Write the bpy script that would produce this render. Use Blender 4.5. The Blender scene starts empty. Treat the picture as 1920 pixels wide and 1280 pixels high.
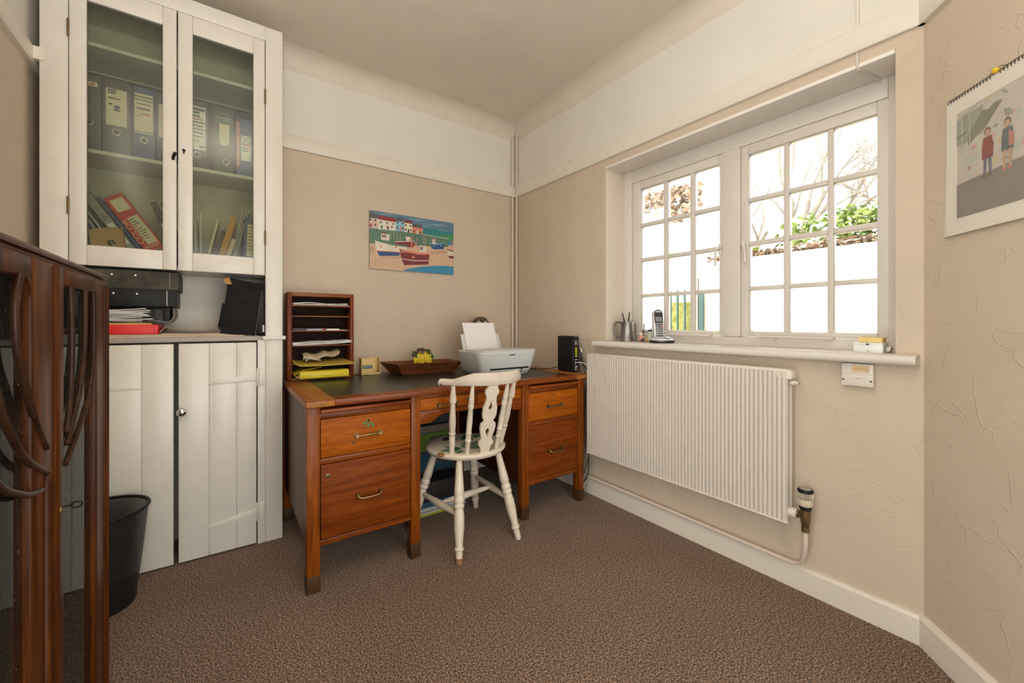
import bpy, bmesh, math, random
from mathutils import Vector, Matrix
R = math.radians
SC = bpy.context.scene
COL = SC.collection
random.seed(7)

# ------------------------------------------------------------------ camera
cam_d = bpy.data.cameras.new('camera'); cam = bpy.data.objects.new('camera', cam_d); COL.objects.link(cam)
cam_d.sensor_width = 36.0; cam_d.lens = 768.0 / 1920.0 * 36.0
cam_d.shift_y = -34.0 / 1920.0
cam_d.clip_start = 0.02; cam_d.clip_end = 200
cam.location = (-1.96, -2.71, 1.10); cam.rotation_euler = (R(90), 0, R(-35.4))
SC.camera = cam
# ------------------------------------------------------------------ world, lights, exposure
W = bpy.data.worlds.new('overcast_sky'); SC.world = W; W.use_nodes = True
nt = W.node_tree; nt.nodes.clear()
wo = nt.nodes.new('ShaderNodeOutputWorld'); bg = nt.nodes.new('ShaderNodeBackground')
bg.inputs['Color'].default_value = (1.0, 0.985, 0.955, 1); bg.inputs['Strength'].default_value = 5.0
nt.links.new(bg.outputs[0], wo.inputs[0])

def area(name, loc, rot, sx, sy, power, color, portal=False):
    l = bpy.data.lights.new(name, 'AREA'); l.shape = 'RECTANGLE'; l.size = sx; l.size_y = sy
    l.energy = power; l.color = color
    o = bpy.data.objects.new(name, l); COL.objects.link(o); o.location = loc; o.rotation_euler = rot
    if portal: l.cycles.is_portal = True
    return o
area('window_portal', (0.36, -1.63, 1.52), (0, R(90), 0), 1.15, 1.40, 1, (1, 1, 1), True)
area('added_door_portal', (-1.525, -3.86, 1.0), (R(90), 0, 0), 1.80, 1.90, 1, (1, 1, 1), True)  # guides sky light through the added door
area('added_window_portal', (-2.80, -2.875, 1.125), (0, R(-90), 0), 1.90, 1.40, 1, (1, 1, 1), True)  # guides sky light through the added side window
# the photographer's flash, bounced off the ceiling above the camera
area('bounced_flash', (-1.95, -2.40, 2.02), (R(180), 0, 0), 0.25, 0.25, 34, (1.0, 0.98, 0.95))
SC.view_settings.view_transform = 'Standard'; SC.view_settings.look = 'None'
SC.view_settings.exposure = 0.35; SC.view_settings.gamma = 1.0; SC.view_settings.use_curve_mapping = False
SC.cycles.max_bounces = 10; SC.cycles.diffuse_bounces = 6; SC.cycles.transparent_max_bounces = 24
SC.cycles.sample_clamp_indirect = 6.0; SC.cycles.caustics_reflective = False; SC.cycles.caustics_refractive = False

# ------------------------------------------------------------------ materials
MATS = {}
def base_mat(name):
    m = bpy.data.materials.new(name); m.use_nodes = True
    return m, m.node_tree, m.node_tree.nodes['Principled BSDF']
def pos_node(t, scale):
    g = t.nodes.new('ShaderNodeNewGeometry'); mp = t.nodes.new('ShaderNodeMapping'); mp.inputs['Scale'].default_value = scale
    t.links.new(g.outputs['Position'], mp.inputs['Vector']); return mp.outputs['Vector']
def noise(t, vec, scale, detail=4, rough=.55, dist=0):
    n = t.nodes.new('ShaderNodeTexNoise'); n.inputs['Scale'].default_value = scale; n.inputs['Detail'].default_value = detail
    n.inputs['Roughness'].default_value = rough; n.inputs['Distortion'].default_value = dist
    t.links.new(vec, n.inputs['Vector']); return n.outputs['Fac']
def ramp(t, fac, stops):
    r = t.nodes.new('ShaderNodeValToRGB'); e = r.color_ramp.elements
    while len(e) < len(stops): e.new(0.5)
    for k, (p, c) in enumerate(stops): e[k].position = p; e[k].color = (*c, 1)
    t.links.new(fac, r.inputs['Fac']); return r.outputs['Color']
def bump(t, b, h, strength, dist):
    n = t.nodes.new('ShaderNodeBump'); n.inputs['Strength'].default_value = strength; n.inputs['Distance'].default_value = dist
    t.links.new(h, n.inputs['Height']); t.links.new(n.outputs[0], b.inputs['Normal']); return n
def mul(c, k): return tuple(min(1, x * k) for x in c)
def plain(name, col, rough=.5, metal=0., var=.06, bscale=60, bstr=.0, coat=0, spec=.5):
    if name in MATS: return MATS[name]
    m, t, b = base_mat(name)
    v = pos_node(t, (1, 1, 1)); f = noise(t, v, 14, 3)
    t.links.new(ramp(t, f, [(.3, mul(col, 1 - var)), (.7, mul(col, 1 + var))]), b.inputs['Base Color'])
    b.inputs['Roughness'].default_value = rough; b.inputs['Metallic'].default_value = metal
    b.inputs['Coat Weight'].default_value = coat; b.inputs['Specular IOR Level'].default_value = spec
    if bstr: bump(t, b, noise(t, v, bscale, 3), bstr, .002)
    MATS[name] = m; return m
def wood(name, dark, light, axis='z', rough=.35, scale=1., spec=.22, coat=0., worn=None):
    if name in MATS: return MATS[name]
    m, t, b = base_mat(name)
    s = {'x': (1.2, 22, 22), 'y': (22, 1.2, 22), 'z': (22, 22, 1.2)}[axis]
    v = pos_node(t, tuple(k * scale for k in s)); f = noise(t, v, 2.2, 6, .62, .5)
    c = ramp(t, f, [(.30, dark), (.5, tuple((a + d) / 2 for a, d in zip(dark, light))), (.68, light)])
    v3 = pos_node(t, tuple(k * scale * 6 for k in s)); f3 = noise(t, v3, 2.5, 3, .6)
    mx = t.nodes.new('ShaderNodeMix'); mx.data_type = 'RGBA'; mx.blend_type = 'MULTIPLY'; mx.inputs['Factor'].default_value = .55
    t.links.new(c, mx.inputs['A']); t.links.new(ramp(t, f3, [(.35, (.45, .4, .36)), (.6, (1, 1, 1))]), mx.inputs['B'])
    out = mx.outputs['Result']
    if worn:
        f4 = noise(t, pos_node(t, (1, 1, 1)), 26, 6, .65)
        m2 = t.nodes.new('ShaderNodeMix'); m2.data_type = 'RGBA'
        t.links.new(ramp(t, f4, [(.60, (0, 0, 0)), (.72, (.8, .8, .8))]), m2.inputs['Factor']); t.links.new(out, m2.inputs['A'])
        m2.inputs['B'].default_value = (*worn, 1); out = m2.outputs['Result']
    t.links.new(out, b.inputs['Base Color'])
    b.inputs['Roughness'].default_value = rough; b.inputs['Specular IOR Level'].default_value = spec; b.inputs['Coat Weight'].default_value = coat
    b.inputs['Coat Roughness'].default_value = .2
    bump(t, b, f3, .15, .001); MATS[name] = m; return m
def wallpaper(name, col, crease=.5, fine=.25):
    m, t, b = base_mat(name)
    v = pos_node(t, (1, 1, 1)); f = noise(t, v, 5, 4)
    t.links.new(ramp(t, f, [(.3, mul(col, .97)), (.7, mul(col, 1.03))]), b.inputs['Base Color'])
    b.inputs['Roughness'].default_value = .62; b.inputs['Specular IOR Level'].default_value = .3
    # random embossed creases: thin cell borders of a distorted voronoi, kept only in patches
    nz = t.nodes.new('ShaderNodeTexNoise'); nz.inputs['Scale'].default_value = 7; nz.inputs['Detail'].default_value = 2
    t.links.new(v, nz.inputs['Vector'])
    mp = t.nodes.new('ShaderNodeVectorMath'); mp.operation = 'MULTIPLY_ADD'; mp.inputs[1].default_value = (.16, .16, .16)
    t.links.new(nz.outputs['Color'], mp.inputs[0]); t.links.new(v, mp.inputs[2])
    vo = t.nodes.new('ShaderNodeTexVoronoi'); vo.feature = 'DISTANCE_TO_EDGE'; vo.inputs['Scale'].default_value = 8.5
    t.links.new(mp.outputs[0], vo.inputs['Vector'])
    line = ramp(t, vo.outputs['Distance'], [(0.0, (1, 1, 1)), (.028, (0, 0, 0))])
    mask = ramp(t, noise(t, v, 9, 3), [(.46, (0, 0, 0)), (.56, (1, 1, 1))])
    mm = t.nodes.new('ShaderNodeMix'); mm.data_type = 'RGBA'; mm.blend_type = 'MULTIPLY'; mm.inputs['Factor'].default_value = 1
    t.links.new(line, mm.inputs['A']); t.links.new(mask, mm.inputs['B'])
    ma = t.nodes.new('ShaderNodeMath'); ma.operation = 'MULTIPLY_ADD'; ma.inputs[1].default_value = fine
    t.links.new(noise(t, v, 130, 3), ma.inputs[0])
    ml = t.nodes.new('ShaderNodeMath'); ml.operation = 'MULTIPLY'; ml.inputs[1].default_value = crease
    t.links.new(mm.outputs['Result'], ml.inputs[0]); t.links.new(ml.outputs[0], ma.inputs[2])
    bump(t, b, ma.outputs[0], .55, .004); MATS[name] = m; return m
def glass(name, tint=(1, 1, 1), rough=0., dust=0.0, ior=1.5):
    m, t, b = base_mat(name); t.nodes.remove(b)
    o = t.nodes['Material Output']; tr = t.nodes.new('ShaderNodeBsdfTransparent'); tr.inputs[0].default_value = (*tint, 1)
    gl = t.nodes.new('ShaderNodeBsdfGlossy'); gl.inputs['Roughness'].default_value = rough
    fr = t.nodes.new('ShaderNodeFresnel'); fr.inputs['IOR'].default_value = ior
    mx = t.nodes.new('ShaderNodeMixShader'); t.links.new(fr.outputs[0], mx.inputs[0]); t.links.new(tr.outputs[0], mx.inputs[1]); t.links.new(gl.outputs[0], mx.inputs[2])
    last = mx.outputs[0]
    if dust:
        df = t.nodes.new('ShaderNodeBsdfDiffuse'); df.inputs[0].default_value = (.7, .68, .62, 1)
        m2 = t.nodes.new('ShaderNodeMixShader'); v = pos_node(t, (1, 1, 1))
        sp = ramp(t, noise(t, v, 120, 2), [(.45, (dust, dust, dust)), (.73, (dust * 1.6,) * 3), (.76, (.5, .5, .5))])
        t.links.new(sp, m2.inputs[0]); t.links.new(last, m2.inputs[1]); t.links.new(df.outputs[0], m2.inputs[2]); last = m2.outputs[0]
    t.links.new(last, o.inputs['Surface']); MATS[name] = m; return m
def carpet():
    m, t, b = base_mat('brown_carpet_pile')
    v = pos_node(t, (1, 1, 1)); f = noise(t, v, 170, 2, .75); f2 = noise(t, v, 3.0, 3)
    c = ramp(t, f, [(.38, (.040, .021, .012)), (.5, (.175, .108, .072)), (.62, (.46, .32, .23))])
    mx = t.nodes.new('ShaderNodeMix'); mx.data_type = 'RGBA'; mx.blend_type = 'MULTIPLY'; mx.inputs['Factor'].default_value = 1
    t.links.new(c, mx.inputs['A']); t.links.new(ramp(t, f2, [(.3, (.88, .88, .88)), (.7, (1, 1, 1))]), mx.inputs['B'])
    t.links.new(mx.outputs['Result'], b.inputs['Base Color']); b.inputs['Roughness'].default_value = 1; b.inputs['Specular IOR Level'].default_value = .1
    b.inputs['Sheen Weight'].default_value = .15
    bump(t, b, noise(t, v, 240, 3, .8), .6, .005); MATS['carpet'] = m; return m

WALL = wallpaper('beige_embossed_wallpaper', (.61, .512, .402))
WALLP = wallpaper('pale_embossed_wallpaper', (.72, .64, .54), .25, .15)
FRIEZE = wallpaper('cream_frieze_paper', (.73, .70, .64), .10, .18)
CEIL = wallpaper('ceiling_lining_paper', (.68, .61, .52), .05, .25)
DADO = wallpaper('white_embossed_dado_paper', (.74, .71, .63), .9, .4)
CARPET = carpet()
PAINT = plain('white_gloss_paint', (.71, .675, .615), .32, var=.025, bscale=35, bstr=.10)
TRIM = plain('cream_trim_paint', (.76, .71, .63), .38, var=.02, bscale=30, bstr=.08)
SILLP = plain('white_window_paint', (.70, .66, .605), .38, var=.02)
INNER = plain('cupboard_inside_paint', (.56, .52, .44), .6, var=.05)
GAP = plain('dark_gap', (.02, .016, .013), .9)
RAD = plain('cream_radiator_enamel', (.69, .635, .57), .32, var=.02)
OAK = wood('desk_oak_upright', (.115, .025, .002), (.33, .086, .006), 'z', .34, worn=(.12, .032, .008))
OAKX = wood('desk_oak_lengthwise', (.12, .024, .002), (.30, .070, .005), 'x', .32, worn=(.13, .036, .009))
OAKY = wood('desk_oak_crosswise', (.22, .080, .014), (.48, .19, .04), 'y', .32)
OAKD = wood('drawer_oak', (.28, .062, .002), (.46, .122, .004), 'x', .5, .8, spec=.14, worn=(.22, .06, .012))
OAKR = wood('drawer_mahogany', (.125, .024, .0018), (.245, .058, .005), 'x', .5, .7, spec=.12)
SIDE = wood('desk_side_veneer', (.16, .095, .07), (.25, .155, .115), 'z', .42)
INNERW = wood('kneehole_shaded_oak', (.035, .010, .002), (.085, .024, .005), 'z', .5, spec=.12)  # kneehole shade worked into a darker oak colour
LEGCAP = wood('dark_leg_cap', (.05, .02, .008), (.10, .045, .018), 'z', .5)
MAHOG = wood('cabinet_mahogany', (.020, .0045, .001), (.135, .036, .004), 'z', .36, spec=.16)
BARW = wood('glazing_bar_mahogany', (.018, .007, .003), (.065, .028, .014), 'z', .34, spec=.2)
MAHOGY = wood('cabinet_mahogany_rail', (.045, .012, .002), (.13, .042, .008), 'z', .34, .5, spec=.2)
MAHOGT = wood('cabinet_mahogany_top', (.045, .015, .007), (.11, .045, .022), 'y', .28, spec=.35)
TEAK = wood('tray_teak', (.13, .040, .014), (.30, .105, .038), 'x', .4)
RACKW = wood('letter_rack_wood', (.12, .022, .003), (.25, .055, .008), 'z', .42)
RACKX = wood('letter_rack_shelf_wood', (.20, .065, .018), (.36, .13, .04), 'x', .45)
BRASS = plain('aged_brass', (.30, .20, .085), .42, 1.0, .2)
BRASSD = plain('dull_brass', (.22, .15, .07), .45, .9, .3)
CHROME = plain('chrome', (.75, .75, .75), .08, 1.0, .02)
STEEL = plain('pewter', (.27, .25, .235), .42, 1.0, .1)
LEATHER = plain('green_black_leather', (.018, .024, .017), .30, var=.25, bscale=420, bstr=.12)
CHAIRP = plain('worn_cream_chair_paint', (.68, .60, .49), .42, var=.08, bscale=40, bstr=.15)
BARE = plain('bare_wood_patch', (.30, .15, .06), .6, var=.2)
BLACKP = plain('black_plastic', (.010, .010, .010), .45, var=.2, spec=.2)
BLACKC = plain('black_bookcloth', (.015, .014, .014), .8, var=.25, bscale=200, bstr=.2, spec=.12)
BOXM = plain('mottled_grey_box_paper', (.060, .054, .040), .6, var=.45, spec=.2)
WHITEP = plain('white_plastic', (.80, .82, .82), .35, var=.01)
PAPER = plain('white_paper', (.80, .79, .77), .8, var=.03)
CREAM = plain('cream_paper', (.76, .66, .47), .8, var=.05)
MANILA = plain('manila_card', (.66, .49, .32), .8, var=.08)
KRAFT = plain('kraft_card', (.50, .29, .12), .8, var=.12)
YELLOW = plain('yellow_plastic_folder', (.72, .58, .03), .35, var=.12)
YELLOWD = plain('dull_yellow_folder', (.62, .47, .07), .45, var=.15)
ORANGE = plain('amber_card_folder', (.80, .42, .05), .6, var=.1)
RED = plain('red_card', (.70, .008, .012), .45, var=.08)
REDB = plain('red_binder_card', (.55, .035, .03), .5, var=.08)
BLUEB = plain('blue_binder_card', (.035, .085, .24), .5, var=.1)
BLUED = plain('navy_binder_card', (.020, .035, .09), .5, var=.1)
GREYB = plain('charcoal_binder_card', (.045, .045, .042), .55, var=.2)
GREYL = plain('grey_binder_card', (.30, .30, .285), .55, var=.1)
GREENB = plain('dark_green_binder_card', (.022, .045, .030), .5, var=.1)
INK = plain('dark_ink', (.05, .05, .055), .8)
INKR = plain('red_ink', (.55, .13, .08), .8)
CLEARP = glass('clear_plastic_sleeve', (.80, .82, .80), .2, .18)
CABG = glass('cabinet_glass', (.99, .99, .97), .02, .008, 1.13)
CUPG = glass('old_cupboard_glass', (.85, .875, .80), .11, .012)
WING = glass('window_glass', (.97, .98, .97), 0.)
TUMB = glass('tumbler_glass', (.93, .94, .93), .03, .06, 1.25)
def col(name, c, rough=.6, **k): return plain(name, c, rough, **k)

# ------------------------------------------------------------------ mesh helpers
def wloc(p):
    v = Vector((0, 0, 0))
    while p is not None: v += Vector(p.location); p = p.parent
    return v
class M:
    def __init__(s): s.v = []; s.f = []; s.m = []; s.xf = None
    def _a(s, pts):
        n = len(s.v)
        for p in pts:
            p = Vector(p)
            if s.xf is not None: p = s.xf @ p
            s.v.append(p)
        return n
    def face(s, pts, m=0):
        n = s._a(pts); s.f.append(tuple(range(n, n + len(pts)))); s.m.append(m); return s
    def box(s, x0, x1, y0, y1, z0, z1, m=0):
        if x0 > x1: x0, x1 = x1, x0
        if y0 > y1: y0, y1 = y1, y0
        if z0 > z1: z0, z1 = z1, z0
        n = s._a([(x0, y0, z0), (x1, y0, z0), (x1, y1, z0), (x0, y1, z0), (x0, y0, z1), (x1, y0, z1), (x1, y1, z1), (x0, y1, z1)])
        for q in ((0, 3, 2, 1), (4, 5, 6, 7), (0, 1, 5, 4), (1, 2, 6, 5), (2, 3, 7, 6), (3, 0, 4, 7)):
            s.f.append(tuple(n + i for i in q)); s.m.append(m)
        return s
    def hexa(s, b, t, m=0):          # four bottom, four top corners, anticlockwise from above
        n = s._a(list(b) + list(t))
        for q in ((0, 3, 2, 1), (4, 5, 6, 7), (0, 1, 5, 4), (1, 2, 6, 5), (2, 3, 7, 6), (3, 0, 4, 7)):
            s.f.append(tuple(n + i for i in q)); s.m.append(m)
        return s
    def prism(s, pts, fn, w0, w1, m=0):   # pts 2d anticlockwise, fn(u,v,w)->xyz
        k = len(pts); n = s._a([fn(u, v, w0) for u, v in pts] + [fn(u, v, w1) for u, v in pts])
        s.f.append(tuple(n + i for i in range(k))[::-1]); s.m.append(m)
        s.f.append(tuple(n + k + i for i in range(k))); s.m.append(m)
        for i in range(k):
            j = (i + 1) % k; s.f.append((n + i, n + j, n + k + j, n + k + i)); s.m.append(m)
        return s
    def tube(s, path, r, seg=10, m=0, cap=True, flat=None):
        P = [Vector(p) for p in path]; k = len(P); rr = r if isinstance(r, (list, tuple)) else [r] * k
        up = Vector((0, 0, 1)); rings = []; prev = None
        for i, p in enumerate(P):
            d = (P[min(i + 1, k - 1)] - P[max(i - 1, 0)]).normalized()
            if prev is None:
                a = d.cross(up)
                if a.length < .05: a = d.cross(Vector((0, 1, 0)))
            else: a = prev - d * prev.dot(d)
            a.normalize(); b = d.cross(a); prev = a
            rings.append(s._a([p + (a * math.cos(2 * math.pi * j / seg) + b * math.sin(2 * math.pi * j / seg)) * rr[i] for j in range(seg)]))
        for i in range(k - 1):
            for j in range(seg):
                q = (j + 1) % seg
                s.f.append((rings[i] + j, rings[i] + q, rings[i + 1] + q, rings[i + 1] + j)); s.m.append(m)
        if cap:
            s.f.append(tuple(rings[0] + j for j in range(seg))[::-1]); s.m.append(m)
            s.f.append(tuple(rings[-1] + j for j in range(seg))); s.m.append(m)
        return s
    def turn(s, p0, p1, prof, seg=14, m=0):   # prof: (t along, radius)
        p0 = Vector(p0); p1 = Vector(p1); d = p1 - p0
        a = d.cross(Vector((0, 0, 1)))
        if a.length < 1e-4: a = Vector((1, 0, 0))
        a.normalize(); b = d.normalized().cross(a); rings = []
        for t, r in prof:
            c = p0 + d * t
            rings.append(s._a([c + (a * math.cos(2 * math.pi * j / seg) + b * math.sin(2 * math.pi * j / seg)) * max(r, 1e-4) for j in range(seg)]))
        for i in range(len(prof) - 1):
            for j in range(seg):
                q = (j + 1) % seg
                s.f.append((rings[i] + j, rings[i] + q, rings[i + 1] + q, rings[i + 1] + j)); s.m.append(m)
        s.f.append(tuple(rings[0] + j for j in range(seg))[::-1]); s.m.append(m)
        s.f.append(tuple(rings[-1] + j for j in range(seg))); s.m.append(m)
        return s
    def ball(s, c, rx, ry, rz, m=0, seg=14, rng=8):
        c = Vector(c); rings = []
        for i in range(1, rng):
            a = math.pi * i / rng
            rings.append(s._a([c + Vector((rx * math.sin(a) * math.cos(2 * math.pi * j / seg), ry * math.sin(a) * math.sin(2 * math.pi * j / seg), -rz * math.cos(a))) for j in range(seg)]))
        lo = s._a([c - Vector((0, 0, rz))]); hi = s._a([c + Vector((0, 0, rz))])
        for j in range(seg):
            q = (j + 1) % seg
            s.f.append((lo, rings[0] + q, rings[0] + j)); s.m.append(m)
            s.f.append((hi, rings[-1] + j, rings[-1] + q)); s.m.append(m)
            for i in range(len(rings) - 1):
                s.f.append((rings[i] + j, rings[i] + q, rings[i + 1] + q, rings[i + 1] + j)); s.m.append(m)
        return s
    def sheet(s, grid, m=0):             # rows of points
        n = [s._a(r) for r in grid]
        for i in range(len(grid) - 1):
            for j in range(len(grid[0]) - 1):
                s.f.append((n[i] + j, n[i] + j + 1, n[i + 1] + j + 1, n[i + 1] + j)); s.m.append(m)
        return s
    def build(s, name, mats, parent=None, bev=0, seg=2, local=False, base=None, smooth=True, thick=0, ang=35):
        if not isinstance(mats, (list, tuple)): mats = [mats]
        pts = s.v; loc = Vector((0, 0, 0))
        if parent is None:
            if base is None and pts:
                xs = [p.x for p in pts]; ys = [p.y for p in pts]
                base = ((min(xs) + max(xs)) / 2, (min(ys) + max(ys)) / 2, min(p.z for p in pts))
            loc = Vector(base); pts = [p - loc for p in pts]
        elif not local:
            w = wloc(parent); pts = [p - w for p in pts]
        me = bpy.data.meshes.new(name); me.from_pydata([tuple(p) for p in pts], [], s.f); me.update()
        for mt in mats: me.materials.append(mt)
        for i, p in enumerate(me.polygons): p.material_index = s.m[i]
        bm = bmesh.new(); bm.from_mesh(me)
        if bev:
            bm.normal_update()
            ed = [e for e in bm.edges if e.is_manifold and e.calc_face_angle(0) > R(30)]
            bmesh.ops.bevel(bm, geom=ed, offset=bev, segments=seg, profile=.5, affect='EDGES', clamp_overlap=True)
        if thick:
            bmesh.ops.solidify(bm, geom=bm.faces[:], thickness=thick)
        bmesh.ops.recalc_face_normals(bm, faces=bm.faces[:])
        bm.to_mesh(me); bm.free()
        if smooth:
            for p in me.polygons: p.use_smooth = True
            me.set_sharp_from_angle(angle=R(ang))
        o = bpy.data.objects.new(name, me); COL.objects.link(o); o.location = loc
        if parent is not None: o.parent = parent
        return o
def tag(o, label, cat, group=None, kind=None):
    if label: o['label'] = label
    if cat: o['category'] = cat
    if group: o['group'] = group
    if kind: o['kind'] = kind
    return o
def thing(name, label, cat, loc, group=None, kind=None, rot=None):
    o = bpy.data.objects.new(name, None); COL.objects.link(o); o.location = loc; o.empty_display_size = .05
    if rot: o.rotation_euler = rot
    return tag(o, label, cat, group, kind)
def struct(o): o['kind'] = 'structure'; return o
def BX(*a): return M().box(*a)
def text(name, body, size, mtx, mat, parent, depth=.0004):
    cu = bpy.data.curves.new(name, 'FONT'); cu.body = body; cu.size = size; cu.extrude = depth; cu.align_x = 'CENTER'; cu.align_y = 'CENTER'
    tmp = bpy.data.objects.new(name + '_tmp', cu); COL.objects.link(tmp); bpy.context.view_layer.update()
    me = bpy.data.meshes.new_from_object(tmp.evaluated_get(bpy.context.evaluated_depsgraph_get()))
    bpy.data.objects.remove(tmp); bpy.data.curves.remove(cu)
    me.materials.clear(); me.materials.append(mat); me.transform(mtx)
    o = bpy.data.objects.new(name, me); COL.objects.link(o); o.parent = parent
    return o
FRONT = Matrix(((1, 0, 0, 0), (0, 0, -1, 0), (0, 1, 0, 0), (0, 0, 0, 1)))     # text lying on a face that looks towards -y
def arc(cx, cy, r, a0, a1, n): return [(cx + r * math.cos(R(a0 + (a1 - a0) * i / n)), cy + r * math.sin(R(a0 + (a1 - a0) * i / n))) for i in range(n + 1)]

# ================================================================== THE ROOM
CZ = 2.68; RAIL0, RAIL1 = 2.12, 2.205; RM = 2.16
DX, DY = -.745, -.667                                   # run of the angled wall from its corner with the window wall
AX, AY = 0.0, -2.384; AL = .76
EX, EY = AX + DX * AL, AY + DY * AL
def ang(s_, off, z): return (AX + DX * s_ - .667 * off, AY + DY * s_ + .745 * off, z)   # off: into the room
struct(BX(-2.9, .5, -4.2, .25, -.06, 0).build('floor', CARPET, base=(-1.3, -2.2, 0), smooth=False))
m = M(); m.box(-2.8, .35, 0, .2, 0, RM, 0); m.box(-2.8, .35, 0, .2, RM, CZ + .1, 1)
struct(m.build('wall_back', [WALL, FRIEZE], smooth=False))
OY0, OY1, OZ0, OZ1 = -.962, -2.312, .955, 2.079          # window opening
m = M()
m.box(0, .32, OY1 - .3, 0, 0, OZ0); m.box(0, .32, OY0, 0, OZ0, RM); m.box(0, .32, OY1 - .3, OY1, OZ0, RM)
m.box(0, .32, OY1, OY0, OZ1, RM); m.box(0, .32, OY1 - .3, 0, RM, CZ + .1, 1)
struct(m.build('wall_right', [WALL, FRIEZE], smooth=False))
m = M()
for z0, z1, k in ((0, RM, 0), (RM, CZ + .1, 1)):
    m.hexa([ang(0, 0, z0), ang(AL, 0, z0), ang(AL, -.2, z0), ang(0, -.2, z0)], [ang(0, 0, z1), ang(AL, 0, z1), ang(AL, -.2, z1), ang(0, -.2, z1)], k)
struct(m.build('wall_right_angled', [WALL, FRIEZE], smooth=False))
struct(BX(EX, EX + .2, -3.8, EY, 0, CZ + .1).build('wall_right_rear', WALL, smooth=False))
m = M(); LWY0, LWY1, LWZ0, LWZ1 = -3.60, -2.15, .15, 2.10          # side window added behind the camera for fill daylight
m.box(-2.78, -2.58, LWY1, .2, 0, 1.0, 2); m.box(-2.78, -2.58, LWY1, .2, 1.0, RM, 0); m.box(-2.78, -2.58, -3.8, .2, RM, CZ + .1, 1)
m.box(-2.78, -2.58, -3.8, LWY0, 0, RM, 0); m.box(-2.78, -2.58, LWY0, LWY1, 0, LWZ0, 2); m.box(-2.78, -2.58, LWY0, LWY1, LWZ1, RM, 0)
struct(m.build('wall_left', [WALL, FRIEZE, DADO], smooth=False))
m = M()
m.box(-2.78, -2.45, -3.8, -3.7, 0, CZ + .1); m.box(-.60, EX + .2, -3.8, -3.7, 0, CZ + .1); m.box(-2.45, -.60, -3.8, -3.7, 1.95, CZ + .1)
struct(m.build('wall_front', WALL, smooth=False))
m = M(); m.box(-2.8, .35, -3.8, .2, CZ, CZ + .12)
cr = .10
prof = [(0, 0)] + [(cr - cr * math.cos(R(a)), -cr + cr * math.sin(R(a))) for a in range(0, 91, 10)]
prof = [(0, .01), (0, -cr)] + prof[2:] + [(cr + .02, .01)]
m.prism(prof, lambda u, v, w: (w, -u, CZ + v), -2.58, 0); m.prism(prof, lambda u, v, w: (-u, w, CZ + v), -2.4, 0)
m.box(-1.6, -.10, -.281, -.2795, CZ - .0008, CZ + .01); m.box(-1.15, -.08, -.812, -.8105, CZ - .0008, CZ + .01); m.box(-1.0, -.10, -1.352, -1.3505, CZ - .0008, CZ + .01)
struct(m.build('ceiling', CEIL, ang=50))

def rail_prof(h, d):
    return [(0, 0), (d * .8, 0), (d, .006), (d, h - .012), (d * .75, h - .003), (d * .4, h), (0, h)]
struct(M().prism(rail_prof(RAIL1 - RAIL0, .020), lambda u, v, w: (w, -u, RAIL0 + v), -1.70, 0).build('trim_1', TRIM))
struct(M().prism(rail_prof(RAIL1 - RAIL0 + .01, .020), lambda u, v, w: (-u, w, RAIL0 + v), AY - .005, 0).build('trim_2', TRIM))
struct(M().prism(rail_prof(RAIL1 - RAIL0 + .01, .020), lambda u, v, w: ang(w, u, RAIL0 + v), -.005, AL).build('trim_3', TRIM))
m = M().prism(rail_prof(.07, .020), lambda u, v, w: (-2.58 + u, w, 2.13 + v), -3.7, -.18); m.box(-2.56, -2.53, -.315, -.29, 2.14, 2.19)
struct(m.build('trim_4', TRIM))
m = M().prism(rail_prof(.03, .014), lambda u, v, w: (-2.58 + u, w, 1.0 + v), -2.1, -.32); struct(m.build('trim_5', TRIM))
def skirt(h, d): return [(0, 0), (d, 0), (d, h - .012), (d * .6, h - .002), (0, h)]
struct(M().prism(skirt(.100, .018), lambda u, v, w: (-u, w, v), AY, 0).build('baseboard_right', TRIM))
struct(M().prism(skirt(.104, .018), lambda u, v, w: ang(w, u, v), -.006, AL).build('baseboard_angled', TRIM))
struct(M().prism(skirt(.100, .018), lambda u, v, w: (w, -u, v), -1.70, 0).build('baseboard_back', TRIM))
struct(M().prism(skirt(.110, .018), lambda u, v, w: (-2.58 + u, w, v), -2.1, -.33).build('baseboard_left', TRIM))
# a glazed door added to the unseen wall behind the camera for fill daylight
w2 = thing('added_door_1', None, None, (-1.525, -3.75, 0), kind='structure')
m = M(); m.box(-2.45, -.60, -3.78, -3.72, 0, .06); m.box(-2.45, -.60, -3.78, -3.72, 1.89, 1.95)
for x in (-2.45, -1.555, -.66): m.box(x, x + .06, -3.78, -3.72, .06, 1.89)
m.build('frame', SILLP, w2); BX(-2.40, -.65, -3.755, -3.75, .05, 1.90).build('pane', WING, w2, smooth=False)

w3 = thing('added_window_2', None, None, (-2.7, -2.875, .15), kind='structure')  # unseen window added to brighten the wall opposite
m = M(); m.box(-2.73, -2.68, LWY0, LWY1, LWZ0, LWZ0 + .06); m.box(-2.73, -2.68, LWY0, LWY1, LWZ1 - .06, LWZ1)
for y in (LWY0, -2.905, LWY1 - .06): m.box(-2.73, -2.68, y, y + .06, LWZ0 + .06, LWZ1 - .06)
m.build('frame', SILLP, w3); BX(-2.706, -2.702, LWY0 + .03, LWY1 - .03, LWZ0 + .03, LWZ1 - .03).build('pane', WING, w3, smooth=False)

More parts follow.
